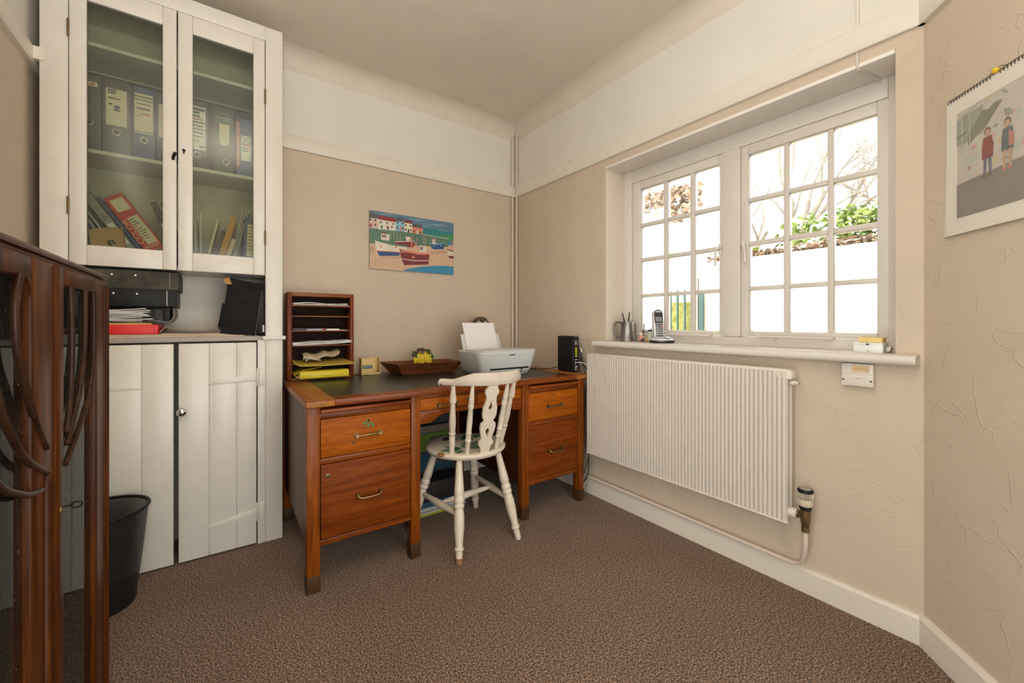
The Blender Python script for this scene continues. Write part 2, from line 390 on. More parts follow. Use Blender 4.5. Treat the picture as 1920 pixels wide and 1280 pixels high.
# ---------------------------------------------------------------- the window over the radiator
FX = .165
w1 = thing('window_1', None, None, (FX, -1.63, .99), kind='structure')
m = M()                                                   # outer frame and mullion
y0, y1 = OY0, OY1
m.box(FX, FX + .07, y0 - .065, y0 + .01, .97, 2.075); m.box(FX, FX + .07, y1 - .01, y1 + .055, .97, 2.075)
m.box(FX + .0005, FX + .07, y1 + .055, y0 - .065, 1.985, 2.074); m.box(FX + .0005, FX + .07, y1 + .055, y0 - .065, .97, 1.032); m.box(FX - .004, FX + .069, -1.698, -1.606, 1.033, 1.984)
m.build('frame', SILLP, w1, .004)
m = M(); m.box(-.004, FX - .0005, y1 + .0005, y0 - .0065, 2.062, 2.078)        # soffit board
m.build('soffit_board', plain('bounce_lit_soffit_white', (.84, .80, .745), .45, var=.02), w1, .003)  # light bounced off the sill put into a brighter white
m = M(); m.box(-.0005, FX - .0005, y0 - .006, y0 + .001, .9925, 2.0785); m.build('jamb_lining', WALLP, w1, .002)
# sill with rounded nose
np_ = [(.25, .955), (-.045, .955)] + [(-.050 + .0185 * math.cos(R(a)), .9735 + .0185 * math.sin(R(a))) for a in range(260, 99, -20)] + [(-.045, .992), (.25, .992)]
m = M(); m.box(.0, .25, OY1 + .002, OY0 - .002, .957, .992)
nose = [(-.0005, .955)] + np_[1:-1] + [(-.0005, .992)]
m.prism(nose[::-1], lambda u, v, w: (u, w, v), -2.375, -.908)
m.build('window_sill', SILLP, w1, 0, ang=50)
def casement(ya, yb, zt, zb, yc, zr, hinge_left, nm):
    """ya>yb outer edges, yc: pane edges pairs, zr: pane edge pairs"""
    m = M(); x0, x1 = FX + .006, FX + .052
    m.box(x0, x1, yc[0][0], ya, zb, zt); m.box(x0, x1, yb, yc[-1][1], zb, zt)
    m.box(x0, x1, yc[-1][1], yc[0][0], zr[0][0], zt); m.box(x0, x1, yc[-1][1], yc[0][0], zb, zr[-1][1])
    for (a, b), (c, d) in zip(yc, yc[1:]): m.box(x0 + .006, x1 - .004, c, b, zr[-1][1], zr[0][0])
    for (a, b), (c, d) in zip(zr, zr[1:]):
        for ca in yc: m.box(x0 + .0065, x1 - .0045, ca[1], ca[0], c, b)
    o = m.build('casement', SILLP, w1, .003)
    for ca in yc:
        for ra in zr: BX(FX + .028, FX + .031, ca[1] - .004, ca[0] + .004, ra[1] - .004, ra[0] + .004).build('pane', WING, o, smooth=False)
    return o
zl = [(1.935, 1.722), (1.700, 1.506), (1.484, 1.282), (1.262, 1.060)]
c1 = casement(-1.032, -1.603, 1.984, 1.034, [(-1.090, -1.252), (-1.276, -1.421), (-1.446, -1.588)], zl, 0, 'left')
c2 = casement(-1.700, -2.258, 1.984, 1.034, [(-1.733, -1.887), (-1.909, -2.056), (-2.078, -2.222)], zl, 0, 'right')
for c, y, s_ in ((c1, -1.596, 1), (c2, -1.716, -1)):      # fastener: plate, boss and drooping lever
    m = M(); m.box(FX - .002, FX + .008, y - .009, y + .009, 1.455, 1.515); m.tube([(FX + .004, y, 1.492), (FX - .022, y, 1.492)], .008)
    m.tube([(FX - .022, y + .004 * s_, 1.494), (FX - .026, y + .010 * s_, 1.48), (FX - .024, y + .014 * s_, 1.44), (FX - .022, y + .015 * s_, 1.40)], [.008, .007, .006, .007])
    m.build('fastener', SILLP, c, ang=60)
for c, ya, yb, h in ((c1, -1.31, -1.545, .02), (c2, -1.80, -2.075, .0)):   # peg stays along the bottom rails
    m = M(); m.tube([(FX - .028, ya + .035, 1.064), (FX - .03, ya + .012, 1.046), (FX - .03, ya - .005, 1.038), (FX - .028, yb + .02, 1.036), (FX - .014, yb, 1.036)], [.004, .006, .005, .005, .007])
    m.tube([(FX + .008, yb - .005, 1.036), (FX - .02, yb - .005, 1.036)], .006); m.tube([(FX + .02, ya - .06, 1.030), (FX - .028, ya - .06, 1.030), (FX - .03, ya - .06, 1.046)], .005)
    m.build('stay', SILLP, c, ang=60)

# ================================================================== ALCOVE CUPBOARD
CY = -.31; CXL, CXR = -2.545, -1.702
cup = thing('alcove_cupboard', 'tall white painted alcove cupboard with glazed upper doors and planked lower doors', 'cupboard', ((CXL + CXR) / 2, -.17, 0))
BX(CXL, -2.466, CY, CY + .025, .0, 2.594).build('stile', PAINT, cup, .002)
BX(-1.777, CXR, CY, CY + .025, .0, 2.594).build('stile', PAINT, cup, .002)
BX(-1.811, -1.7775, CY + .0005, CY + .0245, .0, 1.016).build('lower_stile', PAINT, cup, .001); 
BX(-2.466, -1.777, CY, CY + .025, 2.522, 2.594).build('top_rail', PAINT, cup, .002)
m = M(); m.box(CXL, CXL + .02, CY + .025, -.005, 0, 2.58); m.box(CXR - .02, CXR, CY + .025, -.005, 0, 2.58); m.box(CXL, CXR, -.02, -.004, 0, 2.58, 1); m.box(CXL, CXR, CY + .02, -.004, 2.57, 2.585)
m.build('carcass', [INNER, INNER], cup)
m = M(); m.box(CXL + .02, CXR - .02, CY + .026, -.02, 1.342, 1.362); m.build('upper_floor_board', PAINT, cup, .002)
for z in (1.822, 2.275): BX(CXL + .02, CXR - .02, -.268, -.02, z, z + .016).build('shelf', PAINT, cup, .002)
m = M(); m.box(CXL + .02, CXR - .02, -.284, -.02, 1.016, 1.036); m.box(-2.466, -1.777, CY + .004, -.283, 1.014, 1.036)
m.build('worktop', [plain('shaded_worktop', (.36, .33, .29), .5)], cup, .003)  # shade on the front edge put into the whole worktop colour
BX(-1.79, -1.688, CY - .012, CY + .02, 1.017, 1.036).build('ledge_moulding', PAINT, cup, .003)
NICHE = plain('niche_paint', (.72, .68, .61), .6, var=.03)
BX(CXL + .02, CXR - .02, -.0245, -.0215, 1.036, 1.342).build('niche_back_panel', NICHE, cup)

def glazed_door(x0, x1, gx0, gx1, hinge_x, zs):
    m = M(); y0, y1 = CY - .004, CY + .018; z0, z1 = 1.341, 2.518
    m.box(x0, gx0, y0, y1, z0, z1); m.box(gx1, x1, y0, y1, z0, z1); m.box(gx0, gx1, y0, y1, z0, 1.425); m.box(gx0, gx1, y0, y1, 2.436, z1)
    d = m.build('glazed_door', PAINT, cup, .003)
    BX(gx0 - .005, gx1 + .005, CY + .004, CY + .007, 1.42, 2.44).build('pane', CUPG, d, smooth=False)
    for z in zs:
        h = M(); h.tube([(hinge_x, y0 - .002, z - .035), (hinge_x, y0 - .002, z + .035)], .004, 8); h.build('hinge', BRASSD, d)
    return d
dl = glazed_door(-2.463, -2.124, -2.412, -2.172, -2.465, (2.30, 1.58))
dr = glazed_door(-2.119, -1.780, -2.066, -1.829, -1.779, (2.24, 1.53))
m = M(); m.tube([(-2.136, CY - .006, 1.850), (-2.127, CY - .014, 1.872)], .006, 8); m.box(-2.141, -2.130, CY - .008, CY - .003, 1.838, 1.852); m.build('turn_catch', BLACKP, dl)
m = M(); m.tube([(-2.098, CY - .003, 1.89), (-2.098, CY - .008, 1.89)], .0065, 10); m.box(-2.1005, -2.0955, CY - .007, CY - .003, 1.874, 1.888); m.build('keyhole', BLACKP, dr)

def plank_door(x0, x1, seams, strap_from, strap_to, name_side):
    m = M(); edges = [x0] + seams + [x1]
    for a, b in zip(edges, edges[1:]): m.box(a + .0008, b - .0008, CY - .002, CY + .018, .008, 1.006)
    m.box(x0 + .002, x1 - .002, CY + .004, CY + .018, .01, 1.004)
    d = m.build('plank_door', PAINT, cup, .0025)
    for z, dz in ((.832, -.030), (.165, -.05)):
        s_ = M(); xa, xb = strap_from, strap_to
        pts = [(xa, z - .017), (xa, z + .019), (xb, z + dz * .5 + .010), (xb, z + dz * .5 - .006)]
        if xa > xb: pts = pts[::-1]
        s_.prism(pts, lambda u, v, w: (u, w, v), CY - .0055, CY - .002)
        s_.tube([(xa + (.004 if xa > xb else -.004), CY - .005, z - .045), (xa + (.004 if xa > xb else -.004), CY - .005, z + .045)], .0055, 8)
        s_.box(*(sorted((xa + (.010 if xa > xb else -.010), xa + (.034 if xa > xb else -.034)))), CY - .004, CY, z - .045, z + .045)
        for q in (.2, .55, .85): s_.ball((xa + (xb - xa) * q, CY - .0055, z + dz * .5 * q), .003, .002, .003, 0, 8, 4)
        s_.build('strap_hinge', PAINT, d, .0008)
    return d
pl = plank_door(-2.463, -2.134, [-2.36, -2.243], -2.463, -2.245, 'l')
pr = plank_door(-2.118, -1.815, [-2.005, -1.898], -1.815, -2.008, 'r')
m = M(); m.turn((-2.104, CY - .001, .698), (-2.104, CY - .045, .698), [(0, .011), (.12, .011), (.3, .007), (.45, .010), (.6, .0175), (.8, .019), (.93, .014), (1, .004)], 20)
m.build('knob', CHROME, pr, ang=60)

# ---------------------------------------------------------------- lever arch files and papers inside
def FB(s_, a): return Matrix.Rotation(a, 4, 'Y')
def binder(label, x0, x1, z0, h, mat, lab=None, labmat=PAPER, ring=None, tilt=0, yf=-.262, depth=.225, marks=None, group=None, name='lever_arch_file', cat='file'):
    """x0..x1 on the shelf at z0; tilt leans the top towards -x; lab (u0,u1,v0,v1) in metres on the spine"""
    w = x1 - x0
    t = thing(name, label, cat, (x0, yf, z0), group, rot=(0, R(-tilt), 0))
    m = M(); m.box(0, w, 0, .004, 0, h); m.box(0, .003, 0, depth, 0, h); m.box(w - .003, w, 0, depth, 0, h)
    m.build('cover', mat, t, .001, local=True)
    BX(.006, w - .006, .02, depth - .008, .006, h - .02).build('pages', PAPER, t, local=True)
    if lab:
        u0, u1, v0, v1 = lab; m = M(); m.box(u0, u1, -.0008, .001, v0, v1, 0)
        for (a, b, c, d, k) in (marks or []):
            m.box(u0 + (u1 - u0) * a, u0 + (u1 - u0) * b, -.0012, 0, v0 + (v1 - v0) * c, v0 + (v1 - v0) * d, k)
        m.build('spine_label', [labmat, INK, INKR], t, local=True, smooth=False)
    if ring:
        m = M(); u, v = ring; pts = [(u + .0125 * math.cos(a * math.pi / 12), -.0012, v + .0125 * math.sin(a * math.pi / 12)) for a in range(25)]
        m.tube(pts, .0022, 8); m.turn((u, .001, v), (u, -.0005, v), [(0, .0115), (1, .0115)], 16, 1)
        m.build('finger_ring', [CHROME, GAP], t, local=True, ang=60)
    return t
def scribble(n, seed, x1=.9):
    r = random.Random(seed); out = []
    for i in range(n):
        z = .92 - i * .8 / n; out.append((.08, r.uniform(.45, x1), z - .018, z + .006, 1 if r.random() < .8 else 2))
    return out
ZS = 1.838; gA = 'lever arch files on the middle shelf of the cupboard'
binder('black lever arch file at the hinge end of the shelf with one narrow pale label', -2.455, -2.377, ZS, .318, GREYB, (.012, .066, .268, .286), CREAM, (.040, .115), marks=[(.2, .35, .3, .7, 2), (.6, .85, .2, .8, 2)], group=gA)
binder('charcoal lever arch file with a tall cream label, beside the blue one', -2.373, -2.286, ZS, .318, GREYB, (.010, .076, .120, .278), CREAM, (.043, .092), marks=[(.08, .5, .93, .98, 1), (.08, .45, .86, .91, 1), (.1, .7, .72, .76, 1), (.12, .3, .55, .6, 1), (.4, .65, .45, .56, 1), (.35, .7, .40, .44, 1), (.0, 1, .28, .283, 1), (0, 1, .20, .203, 1)], group=gA)
binder('blue lever arch file with striped cream label standing on the middle shelf', -2.276, -2.204, ZS, .314, BLUEB, (.004, .066, .110, .285), CREAM, (.036, .080), marks=[(0, 1, .91, .945, 1), (0, 1, .83, .855, 1), (.1, .9, .73, .755, 1), (.1, .85, .60, .65, 1), (.35, .85, .47, .52, 2), (.05, .4, .42, .43, 1), (0, 1, .32, .324, 1), (0, 1, .20, .204, 1), (0, 1, .03, .05, 1)], group=gA)
binder('navy lever arch file half hidden behind the door frame meeting point', -2.200, -2.125, ZS, .310, BLUED, (.010, .06, .11, .26), CREAM, None, group=gA)
binder('black lever arch file with a long white label covered in crossed-out writing', -2.118, -2.012, ZS, .318, GREYB, (.040, .098, .085, .290), PAPER, (.066, .062), marks=[(.05, .95, .90, .97, 1), (.2, .6, .83, .88, 1), (.1, .65, .75, .80, 1), (.05, .8, .69, .72, 2), (.05, .95, .62, .65, 1), (.05, .85, .54, .57, 1), (.05, .95, .47, .49, 1), (.1, .8, .38, .41, 1), (.1, .9, .30, .32, 1), (.1, .6, .20, .22, 1), (.6, .95, .06, .1, 1)], group=gA)
tg = binder('dark green lever arch file lettered CLASSIC with a rounded cream label', -1.990, -1.908, ZS, .318, GREENB, None, CREAM, (.05, .05), group=gA)
m = M(); m.prism([(.024, .235)] + [(.044 + .020 * math.cos(R(a)), .150 + .020 * math.sin(R(a))) for a in range(180, 361, 20)] + [(.064, .235)], lambda u, v, w: (u, w, v), -.0012, .0005); m.build('spine_label', CREAM, tg, local=True, smooth=False)
text('lettering', 'CLASSIC', .017, Matrix.Translation((.044, -.0014, .262)) @ FRONT, PAPER, tg)
BX(.026, .060, -.001, .0005, .249, .252).build('spine_print', col('pale_green_print', (.25, .5, .3)), tg, local=True); BX(.034, .06, -.001, .0005, .284, .286).build('spine_print', PAPER, tg, local=True); m = M(); m.ball((.030, -.0005, .287), .004, .001, .004); m.build('red_dot', REDB, tg, local=True)
tb = binder('blue box folder with a pink edge strip and a crossed label', -1.900, -1.830, ZS, .285, BLUEB, (.022, .062, .075, .200), PAPER, None, marks=[(.1, .9, .62, .70, 2), (.1, .8, .48, .52, 1), (.1, .7, .38, .42, 1)], group=gA, name='box_folder')
m = M(); m.box(.002, .016, -.001, .0005, .04, .265); [m.ball((.009, -.001, .06 + .027 * i), .003, .001, .004, 1, 8, 4) for i in range(8)]; m.build('edge_strip', [col('dusty_pink_card', (.62, .22, .22)), PAPER], tb, local=True)
m = M(); m.tube([(.028, -.0015, .165), (.056, -.0015, .195)], .0015, 6); m.tube([(.056, -.0015, .165), (.028, -.0015, .195)], .0015, 6); m.build('cross_mark', INK, tb, local=True)
for k, (xa, xb) in enumerate(((-2.50, -2.19), (-2.17, -1.75))):  # black boards added to darken the shelf back, standing in for shade
    t = thing('card_folder', ('tall black board added behind the files as painted shade, hinge side', 'tall black board added behind the green CLASSIC file as painted shade')[k], 'folder', ((xa + xb) / 2, -.05, ZS), 'black boards added behind the files for shade')  # not a real folder: added board standing in for shelf shade
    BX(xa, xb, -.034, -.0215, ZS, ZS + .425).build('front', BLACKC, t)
# lower shelf of the glazed part
ZB = 1.364; gB = 'files and papers leaning on the bottom shelf of the glazed cupboard'
t = binder('red lever arch file leaning over, lettered COLOR down its spine', -2.202, -2.128, ZB + .004, .318, REDB, (.026, .066, .085, .215), CREAM, (.040, .040), tilt=33, marks=scribble(9, 3, .8), group=gB)
m = M(); m.box(.014, .062, -.001, .0005, .245, .300); m.build('blank_label', CREAM, t, local=True)
text('lettering', 'COLOR', .034, Matrix.Translation((.013, -.0014, .155)) @ FRONT @ Matrix.Rotation(R(90), 4, 'Z'), col('salmon_print', (.85, .46, .33)), t)
m = M(); m.box(.008, .066, -.0012, .0005, .070, .082); m.build('spine_print', col('salmon_print2', (.70, .22, .15)), t, local=True)
t = binder('thin blue file squeezed against the leaning red one', -2.222, -2.208, ZB + .004, .318, BLUEB, tilt=33, group=gB)
t = binder('slim grey file leaning over with a white label marked 101', -2.265, -2.232, ZB + .004, .33, GREYL, (.006, .027, .085, .185), PAPER, None, tilt=33, marks=[(.1, .7, .25, .28, 1), (.1, .5, .35, .37, 1)], group=gB)
text('lettering', '101', .022, Matrix.Translation((.016, -.0014, .213)) @ FRONT @ Matrix.Rotation(R(90), 4, 'Z'), INK, t)
for i, (x, lb) in enumerate(((-2.300, 'clear plastic sleeve of papers leaning nearest the slim grey file'), (-2.325, 'clear plastic sleeve of papers leaning, second from the slim grey file'), (-2.352, 'clear plastic sleeve of papers leaning, third from the slim grey file'), (-2.378, 'clear plastic sleeve leaning closest to the door hinge side'))):
    t = thing('document_sleeve', lb, 'document sleeve', (x, -.255, ZB + .003), gB, rot=(0, R(-31 + i * 1.5), 0))
    BX(0, .006, .004, .21, 0, .30 - i * .01).build('papers', plain('greyed_paper', (.46, .49, .47), .7), t, local=True)
    m = M(); m.box(-.002, -.0012, 0, .22, 0, .31 - i * .01); m.box(.0072, .008, 0, .22, 0, .31 - i * .01); m.build('plastic_cover', CLEARP, t, local=True)
m = M(); c = [(0, 0), (.108, -.030), (.138, .068), (.130, .105), (.034, .082), (.028, .075)]
hole = (.072, .022, .0115)
t = thing('cardboard_holder', 'tan card magazine holder with a round finger hole, leaning low', 'magazine holder', (-2.408, -.283, ZB + .004), gB)
def plate_with_hole(mm, outer, hc, fn, w0, w1, n=24):
    ox = [];
    for k in range(n):
        a = 2 * math.pi * k / n; d = Vector((math.cos(a), math.sin(a))); best = None
        for i in range(len(outer)):
            p = Vector(outer[i]) - Vector(hc[:2]); q = Vector(outer[(i + 1) % len(outer)]) - Vector(hc[:2]); e = q - p
            den = d.x * e.y - d.y * e.x
            if abs(den) < 1e-9: continue
            tt = (p.x * e.y - p.y * e.x) / den; uu = (p.x * d.y - p.y * d.x) / den
            if tt > 0 and -1e-6 <= uu <= 1 + 1e-6 and (best is None or tt < best): best = tt
        ox.append(((hc[0] + d.x * best, hc[1] + d.y * best), (hc[0] + d.x * hc[2], hc[1] + d.y * hc[2])))
    for k in range(n):
        a, b = ox[k]; c_, d_ = ox[(k + 1) % n]
        for w in (w0, w1): mm.face([fn(*a, w), fn(*c_, w), fn(*d_, w), fn(*b, w)])
        mm.face([fn(*a, w0), fn(*c_, w0), fn(*c_, w1), fn(*a, w1)]); mm.face([fn(*b, w0), fn(*d_, w0), fn(*d_, w1), fn(*b, w1)])
m = M(); plate_with_hole(m, [(.012, 0), (.115, 0), (.094, .150), (-.006, .128)], (.064, .078, .012), lambda u, v, w: (-2.408 + u, -.283 + w, ZB + .004 + v), 0, .003)
m.build('front_panel', KRAFT, t)
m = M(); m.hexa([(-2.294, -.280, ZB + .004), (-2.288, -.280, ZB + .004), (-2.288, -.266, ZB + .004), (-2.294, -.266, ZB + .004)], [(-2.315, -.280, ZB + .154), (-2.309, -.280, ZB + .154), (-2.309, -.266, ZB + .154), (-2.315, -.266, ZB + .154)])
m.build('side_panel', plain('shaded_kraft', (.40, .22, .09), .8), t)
tag(M().hexa([(-2.430, -.262, ZB), (-2.412, -.262, ZB), (-2.412, -.06, ZB), (-2.430, -.06, ZB)], [(-2.436, -.262, ZB + .13), (-2.418, -.262, ZB + .13), (-2.418, -.06, ZB + .13), (-2.436, -.06, ZB + .13)]).build('folder', BLUEB, None, .001), 'bright blue folder end showing beside the tan card holder', 'folder', gB)
for i, (x, a, lb, mt, w_) in enumerate(((-2.120, 20, 'black ring binder leaning just behind the red file, white tab on it', GREYB, .022), (-2.086, 19, 'maroon hardback leaning behind the door meeting stiles', col('maroon_cloth', (.12, .02, .025)), .016))):
    t = thing('ring_binder' if i == 0 else 'book', lb, 'binder' if i == 0 else 'book', (x, -.25, ZB + .003), gB, rot=(0, R(-a), 0))
    BX(0, w_, 0, .2, 0, .30).build('cover', mt, t, .001, local=True)
    BX(.002, w_ - .004, -.001, .01, .17, .20).build('tab' if i == 0 else 'spine_label', PAPER, t, local=True)
# right-hand bottom shelf
def leaner(name, label, cat, x, a, w, h, mat, y=-.25, d=.2, inner='sheets'):
    t = thing(name, label, cat, (x, y, ZB + .003), gB, rot=(0, R(a), 0)); BX(0, w, 0, d, 0, h).build(inner, mat, t, .0008, local=True); return t
leaner('paper_bundle', 'upright sheaf of grey papers standing next to the door stile', 'papers', -2.062, -1, .012, .235, plain('greyed_paper2', (.48, .47, .42), .7))
leaner('plastic_rod', 'thin white spine bar standing upright among the papers', 'spine bar', -2.040, 0, .004, .26, PAPER, -.26, .006, 'rod')
leaner('paper_bundle', 'cream sheaf of papers leaning against the black wallet', 'papers', -2.026, 12, .008, .25, CREAM)
leaner('document_wallet', 'black document wallet leaning behind the amber folder', 'wallet', -2.005, 14, .018, .20, GREYB, -.22, .18, 'cover')
leaner('card_folder', 'amber card folder leaning towards the blue binder', 'folder', -1.988, 15, .026, .27, plain('amber_folder', (.55, .27, .05), .7), -.258)
leaner('card_folder', 'buff card folder leaning directly behind the amber one', 'folder', -1.957, 15, .018, .16, MANILA, -.25)
for i, x in enumerate((-1.930, -1.924, -1.918)):
    m = M(); g = []
    for k in range(9):
        q = k / 8; z = ZB + .003 + q * (.335 - i * .004); xx = x + .055 * q ** .6 + (q ** 3) * (.012 + i * .010)
        g.append([(xx, -.262, z), (xx, -.06, z)])
    m.sheet(g); o = m.build('loose_sheet', PAPER, None, thick=.002)
    tag(o, 'one of three tall white card sheets bowed upright beside the blue binder', 'sheet', 'bowed white sheets on the bottom shelf')
binder('blue lever arch file alone at the lock-free end of the bottom shelf', -1.872, -1.812, ZB, .27, BLUEB, (.014, .048, .075, .235), CREAM, (.030, .040), tilt=-2, marks=scribble(8, 9), group=gB)

# ---------------------------------------------------------------- the open niche
WZ = 1.0365; gN = 'papers and files stacked in the open niche'
def xz_sheet(name, pts, y0, y1, mat, parent, thick):
    m = M(); m.sheet([[(x, y0, z), (x, y1, z)] for x, z in pts]); return m.build(name, mat, parent, thick=thick)
fl = [('manila folder lying flat at the very bottom of the niche pile', -2.45, -1.81, .0, MANILA), ('buff card folder lying on the bottom manila folder', -2.40, -1.86, .0075, plain('buff_card', (.58, .42, .27), .8))]
for i, (lb, xa, xb, dz, mt) in enumerate(fl):
    t = thing('card_folder', lb, 'folder', ((xa + xb) / 2, -.17, WZ + dz), gN)
    BX(xa, xb, -.292 + i * .006, -.05, WZ + dz, WZ + dz + .0022).build('lower_flap', mt, t)
    BX(xa + .01, xb - .01, -.288 + i * .006, -.06, WZ + dz + .0024, WZ + dz + .0045).build('papers', PAPER, t)
    BX(xa, xb - .015, -.292 + i * .006, -.05, WZ + dz + .0047, WZ + dz + .0067).build('upper_flap', mt, t)
z = WZ + .0155
t = thing('envelope', 'crumpled buff envelope lying beside the red box', 'envelope', (-2.07, -.2, z), gN)
xz_sheet('flap', [(-2.186, z + .003), (-2.178, z + .018), (-2.165, z + .028), (-2.13, z + .024), (-2.08, z + .019), (-2.02, z + .018), (-1.99, z + .028), (-1.975, z + .020), (-1.960, z + .003)], -.288, -.07, MANILA, t, .001)
BX(-2.18, -1.965, -.286, -.075, z, z + .0022).build('back', MANILA, t)
z2 = WZ + .0155
t = thing('box_file', 'bright red flat box under the pile of folders', 'box', (-2.33, -.17, z2), gN)
BX(-2.462, -2.190, -.288, -.05, z2, z2 + .042).build('box', RED, t, .003); BX(-2.205, -2.2035, -.2885, -.06, z2 + .002, z2 + .04).build('end_seam', plain('red_shadow_seam', (.45, .005, .01), .5), t)
z3 = z2 + .0425
t = thing('card_folder', 'amber card folder lying on the red box', 'folder', (-2.33, -.17, z3), gN)
xz_sheet('upper_flap', [(-2.455, z3 + .010), (-2.35, z3 + .012), (-2.26, z3 + .009), (-2.215, z3 + .004)], -.287, -.06, MANILA, t, .0012); BX(-2.455, -2.212, -.285, -.06, z3, z3 + .004).build('lower_flap', ORANGE, t); BX(-2.455, -2.23, -.282, -.07, z3 + .0042, z3 + .006).build('papers', CREAM, t)
z4 = z3 + .013
t = thing('ring_binder', 'open black ring binder bursting with loose white pages, under the box files', 'binder', (-2.32, -.17, z4), gN)
r = random.Random(4)
m = M()
for k in range(9):
    zz = z4 + .004 + k * .0056; xa = -2.46; xb = -2.225 + r.uniform(-.035, .03)
    m.sheet([[(xa + (xb - xa) * q / 5, -.286 + r.uniform(0, .006), zz + .0018 * math.sin(q * 1.1 + k) + .0018 * k * (q / 5 - .5)), (xa + (xb - xa) * q / 5, -.07, zz + .0018 * math.sin(q * 1.1 + k))] for q in range(6)])
m.build('pages', PAPER, t, thick=.003)
m = M(); m.box(-2.175, -2.150, -.282, -.06, z4 + .002, z4 + .066); m.box(-2.46, -2.15, -.26, -.06, z4 + .062, z4 + .066)
m.build('cover', BLACKP, t, .001)
xz_sheet('bent_flap', [(-2.225, z4 + .006), (-2.175, z4 + .001), (-2.155, z4 - .002), (-2.142, z4 + .008), (-2.134, z4 + .03), (-2.136, z4 + .062)], -.283, -.08, plain('grey_board', (.30, .28, .25), .7), t, .002)
z5 = z4 + .067
def box_file(label, x0, x1, z0, z1, mat, lidmat, edge):
    t = thing('box_file', label, 'box file', ((x0 + x1) / 2, -.17, z0), gN)
    BX(x0, x1, -.296, -.045, z0, z1).build('box', mat, t, .002)
    BX(x1 - .032, x1 - .030, -.2975, -.29, z0 + .004, z1 - .004).build('spine_edge', edge, t)
    for x in (x0 + .150, x0 + .225):
        m = M(); m.ball((x, -.298, z1 - .022), .006, .004, .006); m.build('stud', CHROME, t)
    return t
t = box_file('black box file lying flat directly under the mottled grey one', -2.485, -2.128, z5, z5 + .076, BLACKP, BLACKP, PAPER)
z6 = z5 + .0765
t = box_file('scuffed mottled grey box file on top of the niche pile', -2.490, -2.118, z6, z6 + .080, BOXM, BLACKP, plain('worn_board', (.30, .27, .20), .7))
BX(-2.490, -2.130, -.290, -.05, z6 + .0805, z6 + .088).build('lid', BLACKC, t, .001)
# black magazine files at the other end
t = thing('magazine_file', 'worn black magazine file tilted against the niche side, torn at its top corner', 'magazine file', (-1.962, -.292, WZ + .0155), gN, rot=(0, R(7), 0))
m = M(); m.box(0, .142, 0, .006, 0, .243); m.hexa([(0, .006, 0), (.004, .006, 0), (.004, .2, 0), (0, .2, 0)], [(0, .006, .243), (.004, .006, .243), (.004, .2, .243), (0, .2, .243)]); m.box(.138, .142, .006, .2, 0, .243); m.box(.004, .138, .006, .2, 0, .004)
m.build('case', BLACKC, t, .0015, local=True)
m = M(); m.hexa([(-.006, -.003, .243), (.146, -.003, .235), (.146, .12, .235), (-.006, .12, .243)], [(-.010, -.003, .274), (.146, -.003, .264), (.146, .12, .264), (-.010, .12, .274)]); m.build('lid_flap', BLACKC, t, .002, local=True)
m = M(); m.sheet([[(-.016, -.004, .262), (.0, -.006, .275)], [(-.018, -.005, .25), (.012, -.007, .252)], [(-.006, -.004, .238), (.016, -.005, .242)]]); m.build('torn_corner', plain('torn_card', (.42, .22, .08), .9), t, local=True, thick=.0015)
m = M(); m.box(.1425, .1435, .0, .18, .004, .232); m.build('worn_edge', plain('grey_wear', (.25, .24, .23), .8), t, local=True)
t = thing('magazine_file', 'dark magazine file showing only its edge behind the torn black one', 'magazine file', (-1.978, -.22, WZ + .0155), gN, rot=(0, R(9), 0))
BX(0, .05, 0, .17, .03, .15).build('case', BLACKP, t, .001, local=True)
t = thing('magazine_file', 'narrow black file upright in the gap beside the cupboard stile', 'magazine file', (-1.80, -.2, WZ + .0155), gN)
BX(-1.812, -1.780, -.286, -.06, WZ + .0155, WZ + .27).build('case', BLACKP, t, .001); BX(-1.788, -1.781, -.2875, -.285, WZ + .02, WZ + .055).build('paper_scrap', PAPER, t)

# ================================================================== DESK
DT = .785; DF = -.885
desk = thing('pedestal_desk', 'large oak twin-pedestal desk with a dark leather top, scuffed drawers and brass handles', 'desk', (-.885, -.48, 0))
m = M(); DL, DR, DB = -1.684, -.085, -.055
ft = DF - .018
for a, b, c, d, k in ((DL, -1.572, ft, DB, 1), (-.197, DR, ft, DB, 1), (-1.5725, -.1965, ft, ft + .085, 0), (-1.5725, -.1965, DB - .08, DB, 0)): m.box(a, b, c, d, .757, DT, k)
m.box(-1.575, -.195, ft + .08, DB - .075, .757, DT - .004, 0)
top = m.build('desk_top', [OAKX, OAKY], desk, .003)
BX(-1.572, -.197, ft + .085, DB - .08, DT - .004, DT - .0008).build('leather_inset', LEATHER, top, smooth=False)
def leg(x0, x1, y0, y1):
    l = M().box(x0, x1, y0, y1, .068, .757).build('leg', OAK, desk, .003)
    BX(x0 - .001, x1 + .001, y0 - .001, y1 + .001, 0, .07).build('foot_cap', LEGCAP, l, .002)
LX = ((-1.678, -1.628), (-1.238, -1.192), (-.592, -.546), (-.160, -.113))
for a, b in LX:
    leg(a, b, DF, DF + .05); leg(a, b, -.125, -.075)
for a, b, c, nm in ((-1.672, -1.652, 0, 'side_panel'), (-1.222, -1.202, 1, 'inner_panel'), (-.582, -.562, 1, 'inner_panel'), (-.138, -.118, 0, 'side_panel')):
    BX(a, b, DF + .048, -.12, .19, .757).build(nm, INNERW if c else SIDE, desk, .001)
BX(-1.20, -.585, -.10, -.085, .25, .757).build('modesty_panel', plain('dark_back_board', (.05, .022, .010), .6), desk)
